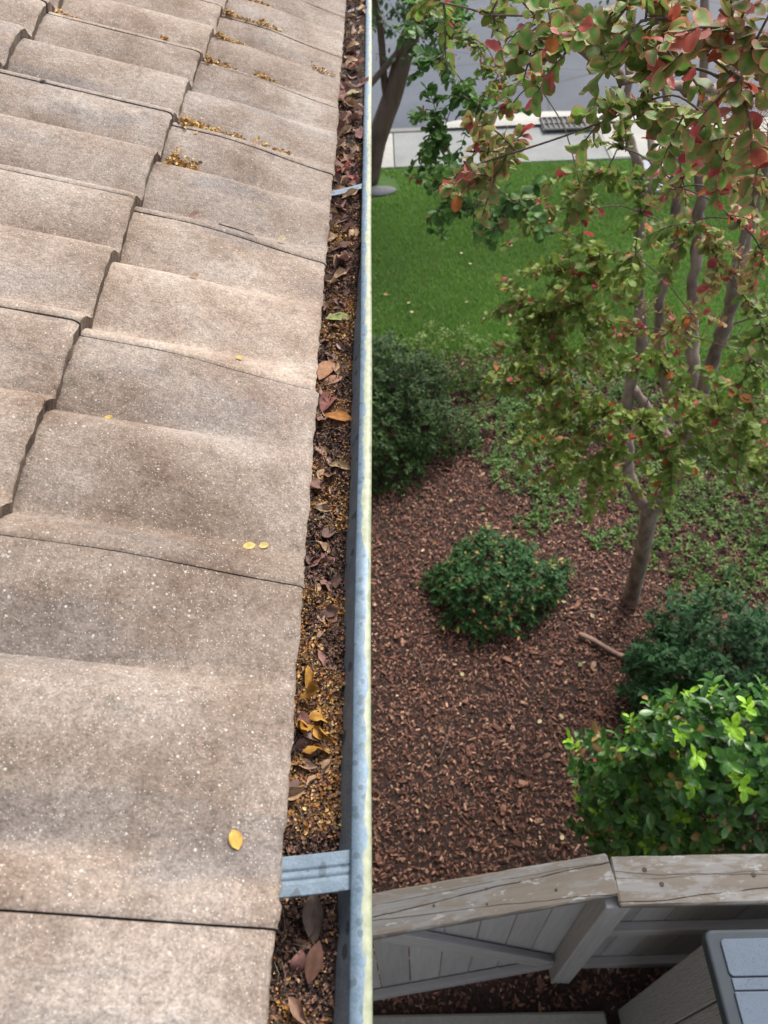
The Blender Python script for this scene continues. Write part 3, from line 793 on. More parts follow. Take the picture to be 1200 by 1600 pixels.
V, F = tube([(-.255, 1.058, roof_top(-.255, 1.058) + .002), (-.23, 1.060, roof_top(-.23, 1.060) + .0025), (-.205, 1.056, roof_top(-.205, 1.056) + .002)], [.001, .0012, .0008], 5)
o = tube_mesh('dry_stalk', V, F, MT_TWIG); tag(o, 'thin pale stalk lying along the tile seam', 'twig')

# ------------------------------------------------------------------ crape myrtle
tb = np.array([1.64, 3.04, 0.0])
tree = empty('crape_myrtle', tuple(tb), 'multi-stemmed crape myrtle with green leaves turning red, rising from the mulch', 'tree')
V, F = tube(smooth_path([(1.66, 3.05, -.05), (1.635, 3.03, .12), (1.60, 3.0, .45), (1.555, 2.97, .8), (1.51, 2.95, 1.14)], 16), np.concatenate([[.098, .076, .062], np.linspace(.056, .050, 11), [.054, .050]]), 12, .08)
tube_mesh('trunk', V, F, MT_BARK, tree)
stems = {
 'A': ([(1.51, 2.95, 1.08), (1.38, 3.05, 1.28), (1.32, 3.13, 1.55), (1.29, 3.2, 1.86), (1.31, 3.24, 2.08), (1.26, 3.3, 2.32), (1.23, 3.41, 2.58), (1.22, 3.47, 2.81), (1.15, 3.5, 2.95), (1.1, 3.58, 3.09), (1.09, 3.66, 3.3), (1.07, 3.73, 3.52), (1.04, 3.78, 3.9)], .046, .016),
 'C': ([(1.30, 3.2, 1.84), (1.40, 3.14, 1.74), (1.49, 3.08, 1.62), (1.57, 2.98, 1.47), (1.575, 2.92, 1.40)], .032, .036),
 'B': ([(1.51, 2.95, 1.08), (1.58, 2.9, 1.45), (1.57, 2.91, 1.83), (1.54, 2.9, 2.13), (1.53, 2.88, 2.45), (1.49, 2.86, 2.69), (1.48, 2.89, 2.94), (1.45, 2.88, 3.13), (1.47, 2.94, 3.29), (1.44, 2.93, 3.56), (1.4, 2.9, 3.95)], .052, .016),
 'D': ([(1.57, 2.91, 1.83), (1.45, 3.12, 1.92), (1.37, 3.29, 2.28), (1.38, 3.33, 2.55), (1.34, 3.37, 2.82), (1.27, 3.39, 3.05), (1.18, 3.41, 3.3), (1.12, 3.5, 3.54), (1.08, 3.5, 3.9)], .036, .014),
 'E': ([(1.55, 2.93, 1.9), (1.53, 3.13, 2.16), (1.48, 3.25, 2.49), (1.44, 3.31, 2.78), (1.37, 3.35, 3.06), (1.32, 3.38, 3.36), (1.25, 3.37, 3.61), (1.2, 3.35, 3.95)], .040, .014),
 'F': ([(1.21, 3.45, 2.72), (1.25, 3.48, 2.86), (1.27, 3.75, 3.02), (1.28, 4.0, 3.29), (1.26, 4.05, 3.6)], .026, .012),
 'G': ([(1.45, 2.88, 3.10), (1.2, 2.55, 3.42), (.98, 2.24, 3.66), (.78, 1.95, 3.80), (.61, 1.7, 3.90), (.43, 1.47, 4.0), (.30, 1.42, 4.08)], .022, .007),
 'H': ([(1.47, 2.94, 3.27), (1.2, 2.45, 3.58), (.93, 1.99, 3.80), (.63, 1.41, 4.03), (.5, 1.15, 4.1)], .020, .006)}
SP = []
for k, (P, r0, r1_) in stems.items():
    pp = smooth_path(P, 6 * len(P)); rr = .85 * np.linspace(r0, r1_, len(pp)) * (1 + .12 * np.sin(np.arange(len(pp)) * 1.3))
    pp[1:-1] += rs.normal(0, .004, (len(pp) - 2, 3))
    V, F = tube(pp, rr, 9, .06); tube_mesh('branch', V, F, MT_BARK, tree)
    SP.append(np.concatenate([pp, rr[:, None]], 1))
SP = np.concatenate(SP)
CL = [(0.12,1.84,4.03,'n'),(0.20,1.63,4.06,'n'),(0.25,1.43,4.11,'n'),(0.29,1.35,4.07,'n'),(0.31,1.27,4.15,'n'),(0.36,1.20,4.16,'n'),
(0.385,1.30,4.07,'n'),(0.41,1.19,4.16,'r'),(0.44,1.13,4.19,'r'),(0.49,1.10,4.16,'r'),(0.48,1.14,4.11,'r'),(0.45,1.26,4.08,'n'),
(0.53,1.31,3.99,'n'),(0.55,1.20,4.03,'r'),(0.53,1.40,3.94,'n'),(0.47,1.43,3.97,'n'),(0.62,1.25,3.96,'r'),(0.63,1.45,3.87,'n'),
(0.42,1.44,3.94,'n'),(0.32,1.40,4.09,'n'),(0.22,1.50,3.85,'r'),(0.18,1.65,3.80,'r'),(0.275,1.62,3.80,'n'),(0.23,1.66,3.72,'r'),
(0.20,2.86,3.61,'d'),(0.28,2.67,3.72,'n'),(0.35,2.54,3.66,'n'),(0.27,3.00,3.43,'d'),(0.21,2.96,3.30,'d'),
(0.32,2.80,3.46,'d'),(0.38,2.41,3.61,'n'),(0.15,3.18,3.62,'d'),(0.23,2.98,3.67,'d'),(0.19,2.99,3.36,'d'),
(0.42,2.34,3.71,'n'),(0.25,2.31,3.34,'d'),(0.36,2.13,3.45,'d'),(0.51,2.27,3.35,'g'),(0.55,2.11,3.50,'g'),(0.59,2.02,3.57,'g'),
(0.59,1.95,3.67,'n'),(0.53,2.43,3.21,'g'),(0.63,2.25,3.35,'g'),(0.77,2.21,3.36,'g'),(0.19,2.61,3.25,'d'),(0.74,1.48,3.80,'r'),
(0.75,1.66,3.68,'r'),(0.87,1.78,3.55,'r'),(0.94,1.71,3.49,'r'),(0.90,1.93,3.39,'r'),(0.94,1.87,3.34,'r'),(1.00,1.81,3.29,'g'),
(0.71,1.78,3.64,'r'),(1.04,1.75,3.23,'g'),(0.80,1.90,3.48,'g'),(0.83,2.31,3.15,'y'),(0.99,2.23,2.75,'y'),(0.75,2.50,3.05,'y'),(0.72,2.55,2.80,'y'),(0.77,2.46,2.96,'y'),(0.67,2.59,2.93,'y'),
(0.64,2.59,2.74,'y'),(0.55,2.62,2.57,'y'),(0.70,2.49,2.61,'y'),(0.79,2.44,2.75,'y'),(0.89,2.25,2.91,'r'),(0.95,2.14,2.96,'r'),
(0.99,2.06,3.06,'r'),(0.64,2.51,2.45,'y'),(0.77,2.45,2.42,'y'),(0.90,2.38,2.40,'y'),(0.81,2.41,2.24,'y'),(0.95,2.34,2.22,'y'),
(0.71,2.46,2.27,'y'),(0.88,2.35,2.07,'y'),(1.07,2.25,2.33,'y'),(1.13,2.13,2.55,'y'),(1.19,2.06,2.67,'y'),(1.25,1.98,2.79,'y'),
(1.14,2.18,2.30,'y'),(1.23,2.12,2.45,'y'),(1.30,2.02,2.54,'y'),(1.22,1.98,2.93,'g'),(1.02,2.31,2.37,'y'),
(0.65,2.56,2.06,'y'),(0.78,2.48,2.01,'y'),(0.54,2.64,2.78,'y'),(1.42,2.06,2.35,'y'),
(1.00,2.37,1.98,'y'),(0.54,2.68,2.31,'y')]
# the rest of the crown, further right and behind (mostly out of the picture)
for k in range(40):
    a_ = rnd.uniform(0, 6.28); r_ = rnd.uniform(.5, 1.25)
    p = (1.55 + r_ * math.cos(a_), 3.0 + r_ * math.sin(a_), rnd.uniform(2.5, 4.3))
    dv = np.array(p) - CAM; q = dv @ RW; 
    px, py = q[0] / q[2] * f_px + 600, q[1] / q[2] * f_px + 800
    if px > 1260 or q[2] < 0 or py < -90: CL.append((*p, 'g'))
KIND = {  # green core, edge, chance red, chance orange, twigs, radius, leaf size
 'n': ((.145, .285, .052), (.34, .180, .085), .045, .012, 4, .085, .033),
 'r': ((.190, .300, .070), (.52, .180, .125), .14, .025, 4, .085, .032),
 'd': ((.085, .195, .042), (.11, .190, .050), .012, .004, 6, .15, .038),
 'g': ((.130, .255, .046), (.25, .185, .062), .040, .01, 5, .13, .036),
 'y': ((.175, .300, .050), (.29, .260, .080), .040, .014, 8, .16, .038)}
tplL = [leaf_tpl(.70, .22, .55, 9, .58, .62, .1, .06), leaf_tpl(.76, .12, .85, 9, .60, .58, -.15, .08), leaf_tpl(.64, .32, .3, 9, .57, .65, .2, .05), leaf_tpl(.72, .05, -.35, 9, .58, .6, -.1, .1), leaf_tpl(.58, .55, 1.1, 9, .54, .8, .5, .22), leaf_tpl(.66, .4, -.8, 9, .56, .7, -.5, .25)]
LV = []      # (pos, axis, normal, size, cin, cedge, tpl)
tw = []
CL.sort(key=lambda q: float(np.min(np.linalg.norm(SP[:, :3] - np.array(q[:3]), axis=1))))
NODE = SP.copy()
for (x, y, z, kd) in CL:
    c0, c1, pr, po, nt_, rad, ls = KIND[kd]
    c = np.array([x, y, z])
    # branchlet from the nearest lower stem
    dd = np.linalg.norm(NODE[:, :3] - c, axis=1) + .6 * np.maximum(0, NODE[:, 2] - z + .05)
    s_ = NODE[np.argmin(dd)]
    L_ = np.linalg.norm(s_[:3] - c); mid = (s_[:3] + c) / 2 + np.array([0, 0, .06 * L_]) + rs.normal(0, .05 * L_, 3)
    pth = smooth_path([s_[:3], mid, c], 10); r_a = min(float(s_[3]) * .8, .0035 + .005 * L_); tw.append(tube(pth, np.linspace(r_a, .0022, 10), 5))
    NODE = np.concatenate([NODE, np.concatenate([pth[3:], np.linspace(r_a, .0022, 10)[3:, None]], 1)])
    out = nrmz(c - s_[:3])
    for q in range(nt_):
        d_ = nrmz(out * .55 + rs.normal(0, .62, 3) + np.array([0, 0, .12]))
        l = rad * rs.uniform(.7, 1.25)
        st0 = c - out * rs.uniform(0, .04); e_ = st0 + d_ * l + np.array([0, 0, -.25 * l])
        tp = smooth_path([st0, st0 + d_ * l * .55, e_], 6); tw.append(tube(tp, np.linspace(.0022, .0010, 6), 4))
        nl = int(l / (ls * .46)) + 2
        for i in range(nl):
            f_ = (i + .6) / nl; p = tp[0] * (1 - f_) + tp[-1] * f_ if False else tp[min(5, int(f_ * 5))] * (1 - (f_ * 5) % 1) + tp[min(5, int(f_ * 5) + 1)] * ((f_ * 5) % 1)
            for sgn in (-1, 1):
                sd_v = nrmz(np.cross(d_, np.array([0, 0, 1.])) + rs.normal(0, .25, 3)) * sgn
                axv = nrmz(sd_v * .9 + d_ * .55 + np.array([0, 0, rs.uniform(-.45, .12)]) + rs.normal(0, .18, 3))
                nv = nrmz(np.array([0, 0, .85]) + rs.normal(0, .30, 3) + out * .6)
                u = rs.rand()
                g = rs.uniform(.7, 1.3)
                ci, ce = np.array(c0) * g, np.array(c1) * g * rs.uniform(.8, 1.2)
                if u < pr: ci, ce = np.array([.46, .085, .075]) * rs.uniform(.7, 1.2), np.array([.52, .12, .11]) * rs.uniform(.7, 1.2)
                elif u < pr + po: ci, ce = np.array([.48, .17, .04]), np.array([.46, .12, .05])
                elif u < pr * 2.2 + po: ci = ci * .75 + np.array([.14, .06, .04]) * .5; ce = np.array([.46, .11, .09])
                elif u > .93: ci = ci * 1.5; ce = ce * 1.3
                LV.append((p, axv, nv, ls * rs.uniform(.55, 1.25), ci, ce, rs.randint(6)))
V, F = tube_join(tw); o = tube_mesh('twigs', V, F, MT_TWIG, tree); o['kind'] = 'stuff'
def in_view(p):
    q = (np.array(p) - CAM) @ RW
    return q[2] > 0 and -30 < q[0] / q[2] * f_px + 600 < 1230 and -30 < q[1] / q[2] * f_px + 800 < 1630
def leaves_as_parts(LV, root, tpls, mat, nind, name='leaf'):
    """the nearest leaves as single parts, the rest as one part"""
    order = sorted(range(len(LV)), key=lambda i: (0 if in_view(LV[i][0]) else 50) + float(np.linalg.norm(LV[i][0] - CAM) / LV[i][3] * .05))
    ind, rest = order[:nind], order[nind:]
    # quantise colours into a palette of shared meshes
    cols = np.array([np.concatenate([LV[i][4], LV[i][5]]) for i in ind])
    K = min(18, len(ind)); cen = cols[rs.choice(len(cols), K, replace=False)]
    for _ in range(8):
        lab = np.argmin(((cols[:, None] - cen[None]) ** 2).sum(-1), 1)
        for k in range(K):
            if (lab == k).any(): cen[k] = cols[lab == k].mean(0)
    cache = {}
    for i, k in zip(ind, lab):
        p, a, n_, s, _, _, t_ = LV[i]
        if (k, t_) not in cache: cache[(k, t_)] = leaf_mesh(name, tpls[t_], cen[k][:3], cen[k][3:], mat)
        put_leaf(name, cache[(k, t_)], p, a, n_, s, None, None, None, root)
    parts = []
    for t_ in range(len(tpls)):
        ii = [i for i in rest if LV[i][6] == t_]
        if ii: parts.append(inst(tpls[t_], np.array([LV[i][0] for i in ii]), np.array([LV[i][1] for i in ii]), np.array([LV[i][2] for i in ii]), np.array([LV[i][3] for i in ii]), np.array([LV[i][4] for i in ii]), np.array([LV[i][5] for i in ii])))
    V, F, C = join(parts)
    o = build('foliage', V, F, mat, root, col=C); o['kind'] = 'stuff'
leaves_as_parts(LV, tree, tplL, MT_LEAF, 300)

MT_SEED = mat_simple('dry_seed_head', (.30, .21, .11), (.46, .36, .22), 90, .9, .2)
for (x, y, z) in ((.88, 2.22, 2.98), (.57, 1.33, 4.00), (.66, 1.38, 3.95), (.55, 1.22, 4.02), (.98, 1.90, 3.36), (.60, 1.20, 4.00)):
    tl = []
    c = np.array([x, y, z]); s_ = 1.0 if y > 1.6 else .55
    for k in range(26):
        d_ = nrmz(rs.normal(0, 1, 3) + np.array([-.3, -.4, .9])); e_ = c + d_ * rs.uniform(.03, .075) * s_
        tl.append(tube([c, (c + e_) / 2 + rs.normal(0, .004, 3), e_], [.0009 * s_, .0008 * s_, .0007 * s_], 4))
        if k % 2: tl.append(tube([e_ - d_ * .004, e_, e_ + d_ * .005, e_ + d_ * .008], [.001 * s_, .0042 * s_, .0034 * s_, .0006], 6))
    V, F = tube_join(tl); tube_mesh('seed_head', V, F, MT_SEED, tree)
# ------------------------------------------------------------------ street tree by the pavement
st_t = empty('street_tree', (-.26, 9.75, 0), 'leaning brown street tree with dark green leaves at the lawn edge by the pavement', 'tree')
V, F = tube(smooth_path([(-.30, 9.78, -.05), (-.24, 9.72, .15), (-.116, 9.7, .604), (.106, 9.7, 1.137), (.297, 9.7, 1.703), (.528, 9.75, 2.0), (.75, 9.9, 2.6), (.9, 10, 3.3)], 34), np.concatenate([[.19, .165, .15], np.linspace(.14, .075, 31)]), 12, .07)
tube_mesh('trunk', V, F, MT_BARK2, st_t)
for P, r0 in (([(.04, 9.7, 1.02), (-.005, 9.7, 1.2), (-.036, 9.7, 1.811), (-.09, 9.7, 2.072), (-.2, 9.7, 2.7)], .05), ([(-.33, 9.62, 1.12), (-.141, 9.6, 1.286), (.162, 9.62, 1.585), (.29, 9.7, 1.74)], .042), ([(.40, 9.72, 1.85), (.36, 9.7, 2.3), (.3, 9.7, 3.0)], .05)):
    V, F = tube(smooth_path(P, 18), np.linspace(r0, r0 * .7, 18), 8, .06); tube_mesh('branch', V, F, MT_BARK2, st_t)
N_ = 2600
P = np.stack([rs.normal(.35, .75, N_), rs.normal(9.7, .6, N_), rs.uniform(1.75, 3.6, N_)], 1)
cl = np.stack([rs.normal(.30, .62, 60), rs.normal(9.7, .5, 60), rs.uniform(1.65, 3.5, 60)], 1)
P = cl[rs.randint(0, 60, N_)] + rs.normal(0, .13, (N_, 3))
ax = rs.normal(size=(N_, 3)); ax[:, 2] -= .5; nm = rs.normal(size=(N_, 3)) * .6 + np.array([0, -.2, 1])
c = np.array([.035, .075, .024]) * rs.uniform(.6, 1.5, (N_, 1))
a_ = inst(leaf_tpl(.5, .2, .4, 5, .5), P, ax, nm, rs.uniform(.06, .10, N_), c, c * 1.1)
o = build('crown', a_[0], a_[1], MT_LEAF, st_t, col=a_[2]); o['kind'] = 'stuff'

# ------------------------------------------------------------------ shrubs
def rosettes(P, D, nl, ls, c0, c1, var=.25, spread=.9, tipc=None, tipp=0.0, ntp=4):
    out = []
    for p, d in zip(P, D):
        a = np.cross(d, [0.3, 0.1, .9]); a = nrmz(a); b = np.cross(d, a); ph = rs.uniform(0, 6.28); k_ = int(nl * rs.uniform(.7, 1.3)); g = rs.uniform(1 - var, 1 + var)
        bright = rs.rand() < tipp
        for i in range(k_):
            th_ = ph + i * 2.4; f_ = i / max(1, k_ - 1)
            sd_v = a * math.cos(th_) + b * math.sin(th_)
            axv = nrmz(sd_v * spread + d * (.25 + .7 * f_) + rs.normal(0, .18, 3))
            nv = nrmz(d * .9 + np.array([0, 0, .5]) - sd_v * .3 + rs.normal(0, .22, 3))
            m_ = rs.rand(); ci = (np.array(c0) * (1 - m_) + np.array(c1) * m_) * g
            if bright: ci = np.array(tipc) * rs.uniform(.8, 1.2)
            ce = ci * rs.uniform(.85, 1.2)
            if tipc is not None and not bright and rs.rand() < .05: ci = np.array([.42, .30, .10]) * rs.uniform(.7, 1.1); ce = np.array([.26, .13, .06])
            out.append((p + d * ls * .9 * (f_ - .6), axv, nv, ls * rs.uniform(.55, 1.25) * (.9 if bright else 1), ci, ce, rs.randint(ntp)))
    return out
def dome(c, r, h, n, seed, low=.08, fill=.25):
    """shoot tips over a lumpy dome"""
    q = np.random.RandomState(seed)
    u = q.uniform(0, 6.283, n); v = np.arcsin(q.uniform(low, 1, n))
    lump = .60 + .72 * fbm(np.cos(u) * np.cos(v) * 2.6 + 4 + seed, np.sin(u) * np.cos(v) * 2.6 + v * 1.6, seed)
    rr = lump * (1 - fill * q.rand(n) ** 1.6) * np.where(q.rand(n) > .93, 1.10, 1.0)
    D = np.stack([np.cos(u) * np.cos(v), np.sin(u) * np.cos(v), np.sin(v)], 1)
    P = np.array(c) + D * rr[:, None] * np.array([r[0], r[1], h])
    Dn = nrmz(D * np.array([1 / r[0], 1 / r[1], 1 / h]) * .7 + np.array([0, 0, .45]) + q.normal(0, .25, (n, 3)))
    return P, Dn
def shrub(name, c, r, h, n, seed, nl, ls, c0, c1, label, tp, low=.05, nind=0, mat=MT_SHRUB, fill=.28, **kw):
    root = empty(name, (c[0], c[1], 0), label, 'shrub')
    P, D = dome(c, r, h, n, seed, low, fill)
    LVs = rosettes(P, D, nl, ls, c0, c1, ntp=len(tp), **kw)
    tl = []
    for p, d in list(zip(P, D))[::max(1, n // 45)]:
        b = np.array([c[0] + (p[0] - c[0]) * .12, c[1] + (p[1] - c[1]) * .12, max(0.0, c[2] - .05)])
        tl.append(tube(smooth_path([b, (b + p) / 2 + np.array([0, 0, -.05 * h]), p], 7), np.linspace(.006, .0015, 7), 5))
    V, F = tube_join(tl); o = tube_mesh('stems', V, F, MT_TWIG, root); o['kind'] = 'stuff'
    if nind: leaves_as_parts(LVs, root, tp, mat, nind)
    else:
        parts = []
        for t_ in range(len(tp)):
            ii = [q for q in LVs if q[6] == t_]
            if ii: parts.append(inst(tp[t_], *[np.array([q[m] for q in ii]) for m in range(6)]))
        V, F, C = join(parts); o = build('foliage', V, F, mat, root, col=C); o['kind'] = 'stuff'
    return root, LVs
tplS = [leaf_tpl(.42, .3, .45, 5, .55, 1.0), leaf_tpl(.46, .15, .7, 5, .55, 1.0), leaf_tpl(.38, .4, .2, 5, .52, 1.0)]
tplB = [leaf_tpl(.50, .30, .45, 7, .52, .95, .1), leaf_tpl(.54, .2, .75, 7, .54, .95, -.1), leaf_tpl(.46, .4, .25, 7, .5, 1.0), leaf_tpl(.50, .15, -.3, 7, .53, .95)]
shrub('clipped_shrub', (-.16, 4.88, .0), (.74, .74), .82, 2400, 3, 7, .044, (.018, .044, .011), (.044, .082, .018), 'large dark green rounded shrub at the end of the mulch bed', tplS, fill=.35, mat=MT_DARK)
shrub('low_shrub', (.66, 3.18, .0), (.58, .44), .38, 760, 6, 7, .046, (.018, .062, .018), (.042, .105, .028), 'low dark green shrub with paler leaf tips alone in the mulch', tplS, tipc=(.20, .24, .07), tipp=.035, mat=MT_DARK)
shrub('dense_shrub', (1.98, 2.18, .0), (.70, .60), .86, 1150, 8, 8, .055, (.014, .052, .018), (.032, .085, .026), 'dark green fine leaved shrub behind the bright glossy one', tplS, fill=.35, mat=MT_DARK)
shrub('glossy_shrub', (1.50, 1.36, .74), (.70, .42), 1.06, 1050, 12, 8, .062, (.022, .090, .016), (.085, .21, .032), 'bright green glossy leaved shrub standing behind the fence cap', tplB, low=-.35, nind=300, tipc=(.30, .55, .04), tipp=.14, fill=.45)
shrub('sunlit_fringe', (.40, 5.55, .0), (1.0, .24), .62, 620, 21, 6, .036, (.080, .135, .024), (.14, .21, .040), 'yellow green fringe along the back of the large dark shrub, its sunlit tips put into the leaf colour', tplS, fill=.4, mat=MT_COVER)  # separate leaf mound; sunlight on the dark shrub's tips painted as yellow green
# low green ground cover
def cover(name, blobs, n, ls, c0, c1, label):
    w_ = np.array([b[2] * b[3] for b in blobs]); w_ /= w_.sum(); bi = rs.choice(len(blobs), n, p=w_)
    B = np.array(blobs)[bi]; u = rs.uniform(0, 6.283, n); rr = np.sqrt(rs.rand(n)) * (.75 + .5 * vnoise(np.cos(u) * 2 + bi * 3, np.sin(u) * 2, 4))
    x = B[:, 0] + np.cos(u) * rr * B[:, 2]; y = B[:, 1] + np.sin(u) * rr * B[:, 3]
    z = bed_z(x, y) + .02 + rs.rand(n) * B[:, 4] * np.clip(1.1 - rr, .1, 1)
    D = nrmz(np.stack([rs.normal(0, .3, n), rs.normal(0, .3, n), np.ones(n)], 1))
    LVs = rosettes(np.stack([x, y, z], 1), D, 6, ls, c0, c1, ntp=3, var=.35)
    parts = [inst(tplS[t_], *[np.array([q[m] for q in LVs if q[6] == t_]) for m in range(6)]) for t_ in range(3)]
    V, F, C = join(parts); o = link(name, mesh_data(name, V, F, MT_COVER, col=C)); tag(o, label, 'ground cover', kind='stuff')
cover('ground_cover', [(1.15, 4.35, .38, .30, .10), (.95, 4.9, .42, .40, .12), (1.55, 5.1, .6, .45, .14), (.85, 5.5, .5, .25, .16), (1.25, 3.95, .28, .18, .06), (1.05, 3.75, .15, .12, .05), (1.6, 3.6, .2, .12, .04)], 1350, .036, (.060, .125, .028), (.12, .21, .045), 'low green ground cover spreading over the mulch left of the tree trunk')
cover('ground_cover', [(2.35, 3.55, .50, .45, .14), (2.75, 3.05, .5, .4, .14), (2.2, 4.2, .5, .45, .14), (3.0, 3.9, .6, .6, .18), (2.1, 3.05, .18, .22, .06), (1.95, 3.75, .2, .2, .08), (2.6, 4.7, .9, .4, .2), (1.9, 5.3, .5, .22, .16), (2.7, 5.25, .6, .25, .18), (3.5, 5.0, .5, .3, .18)], 2500, .034, (.048, .105, .020), (.115, .20, .038), 'bright low ground cover spreading over the mulch right of the tree trunk')

# bark strip, twigs and stone
V, F = tube(smooth_path([(1.225, 2.755, .030), (1.32, 2.69, .038), (1.43, 2.60, .036), (1.545, 2.53, .028)], 14), np.concatenate([[.008], np.linspace(.020, .017, 12), [.006]]), 7, .2)
V[:, 2] = .034 + (V[:, 2] - .034) * .5
o = tube_mesh('bark_strip', V, F, mat_simple('pale_bark', (.20, .125, .095), (.30, .20, .15), 40, .9, .4, .006)); tag(o, 'long pale strip of bark lying on the mulch before the tree', 'bark')
for k, (x, y, a_, l, lab) in enumerate([(1.30, 2.92, .1, .30, 'thin dry twig lying level beside the tree foot'), (1.50, 2.98, -.7, .24, 'short slanting twig against the tree foot'), (1.85, 3.10, 2.4, .34, 'curved pale twig behind the tree foot'), (-.02, 4.2, 1.3, .3, 'dry twig poking from under the large dark shrub'), (.10, 2.55, 1.9, .22, 'dark twig on the open mulch'), (.25, 2.0, 1.2, .26, 'reddish curved twig on the open mulch')]):
    dx, dy = math.cos(a_) * l / 2, math.sin(a_) * l / 2
    V, F = tube(smooth_path([(x - dx, y - dy, .03), (x + .01, y + .012, .045), (x + dx, y + dy, .03)], 8), np.linspace(.006, .003, 8), 5)
    o = tube_mesh('fallen_twig', V, F, MT_TWIG); tag(o, lab, 'twig')
bm = bmesh.new(); bmesh.ops.create_icosphere(bm, subdivisions=3, radius=1)
for v in bm.verts:
    k = 1 + .25 * (float(vnoise(v.co.x * 1.7 + 3, v.co.y * 1.7 + v.co.z, 6)) - .5); v.co = Vector((v.co.x * .26 * k, v.co.y * .12 * k, v.co.z * .035 * k))
for f_ in bm.faces: f_.smooth = True
me = bpy.data.meshes.new('stone'); bm.to_mesh(me); bm.free(); me.materials.append(mat_concrete('grey_stone', (.14, .14, .15)))
o = link('stone', me, None, (-.14, 9.42, .055)); tag(o, 'flat grey stone at the foot of the street tree', 'stone')
# a few fallen leaves on the lawn and the mulch
lf = [leaf_mesh('fallen_leaf', rt, c, c, MT_DEAD) for c in ((.45, .40, .22), (.42, .08, .07), (.38, .20, .08), (.20, .26, .10))]
for k in range(14):
    x, y = rnd.uniform(-.1, 2.6), rnd.uniform(6.2, 9.4); put_leaf('fallen_leaf', lf[0 if k % 4 else 2], (x, y, .085), (rnd.uniform(-1, 1), rnd.uniform(-1, 1), .1), (rnd.gauss(0, .2), rnd.gauss(0, .2), 1), .05, 'pale dry leaf fallen on the green lawn', 'leaf', 'dry leaves scattered on the lawn')
for k in range(14):
    x, y = rnd.uniform(-.1, 1.5), rnd.uniform(1.3, 4.2); put_leaf('fallen_leaf', lf[(0, 3, 2, 0, 1)[k % 5] if k % 2 else 0], (x, y, .035), (rnd.uniform(-1, 1), rnd.uniform(-1, 1), .1), (rnd.gauss(0, .2), rnd.gauss(0, .2), 1), .038, 'small fallen leaf lying loose on the bark mulch', 'leaf', 'leaves scattered on the mulch')

# ------------------------------------------------------------------ gate and fence
def wall_piece(parent, name, x0, x1, z0, z1, y, d, mat, bev=.004, rot=0.0, cuts=0, rough=0.0):
    """piece in the fence's own frame: x along, y depth centre, z up; rot turns it in the fence plane"""
    me = box_mesh(name, x1 - x0, d, z1 - z0, mat, bev, 1, rough, cuts)
    return link(name, me, parent, ((x0 + x1) / 2, y, z0))
gate = empty('garden_gate', (.735, .80, 0), 'grey wooden gate of upright boards with a diagonal brace under a weathered cap', 'gate')
gate.rotation_euler.z = R(7.8)
# frame: x runs from the latch post back to the house (negative), y away from the camera
bw = .1475
for k in range(9):
    wall_piece(gate, 'board', -.02 - (k + 1) * bw + .003, -.02 - k * bw - .003, .06, 1.495, .0, .018, MT_FENCE, .002)
wall_piece(gate, 'bottom_rail', -1.33, -.03, .06, .15, -.030, .036, MT_RAIL)
wall_piece(gate, 'top_rail', -1.33, -.03, 1.38, 1.47, -.030, .036, MT_RAIL)
br = link('brace', box_mesh('brace', 1.52, .034, .10, MT_RAIL, .004), gate, (-.595, -.0295, .67)); br.rotation_euler.y = R(55.6)
bpy.data.objects.remove(br)
def brace(p0, p1, wdt, y, d):
    (xa, za), (xb, zb) = p0, p1; L_ = math.hypot(xb - xa, zb - za); a = math.atan2(zb - za, xb - xa)
    o = link('brace', box_mesh('brace', L_, d, wdt, MT_RAIL, .004), gate)
    cx_0, cz_0 = (xa + xb) / 2, (za + zb) / 2
    o.rotation_euler.y = -a; o.location = (cx_0 + math.sin(a) * wdt / 2, y, cz_0 - math.cos(a) * wdt / 2)
brace((-.84, 1.36), (-.075, .20), .095, -.0305, .034)
cap = wall_piece(gate, 'cap', -1.35, .012, 1.50, 1.54, -.003, .145, MT_CAP, .006, cuts=26, rough=.0016)
for x, y in ((-.21, -.022), (-.46, .02), (-.47, -.03), (-.66, -.005)):
    bm = bmesh.new(); bmesh.ops.create_cone(bm, cap_ends=True, segments=10, radius1=.005, radius2=.0045, depth=.003)
    me = bpy.data.meshes.new('nail'); bm.to_mesh(me); bm.free(); me.materials.append(MT_NAIL)
    o = link('nail', me, cap, (x + .669, y, .0412))
fence = empty('fence', (.755, .80, 0), 'grey wooden fence of upright boards with rails and a flaking painted cap beside the gate', 'fence')
post = wall_piece(fence, 'post', -.048, .048, -.05, 1.497, -.060, .095, MT_FENCE, .004)
for k in range(16):
    wall_piece(fence, 'board', .055 + k * bw + .0025, .055 + (k + 1) * bw - .0025, .04, 1.497, .0, .018, MT_FENCE, .002)
for z in (.04, .76, 1.40):
    wall_piece(fence, 'rail', .050, 2.42, z, z + .088, -.030, .040, MT_RAIL)
wall_piece(fence, 'post', 2.42, 2.515, -.05, 1.497, -.02, .095, MT_FENCE, .004)
fcap = wall_piece(fence, 'cap', -.006, 2.5, 1.50, 1.54, -.027, .168, MT_CAP, .006, cuts=40, rough=.0014)
for x, y in ((.16, -.015), (.11, .035), (.5, .01)):
    bm = bmesh.new(); bmesh.ops.create_cone(bm, cap_ends=True, segments=12, radius1=.009, radius2=.008, depth=.003)
    me = bpy.data.meshes.new('nail'); bm.to_mesh(me); bm.free(); me.materials.append(MT_NAIL)
    link('nail', me, fcap, (x - 1.247, y, .0412))

# concrete path in front of the gate
pt = link('concrete_path', box_mesh('concrete_path', 3.1, 2.6, .10, MT_PATH, .01), None, (-.60, -.735, -.05)); pt['kind'] = 'structure'

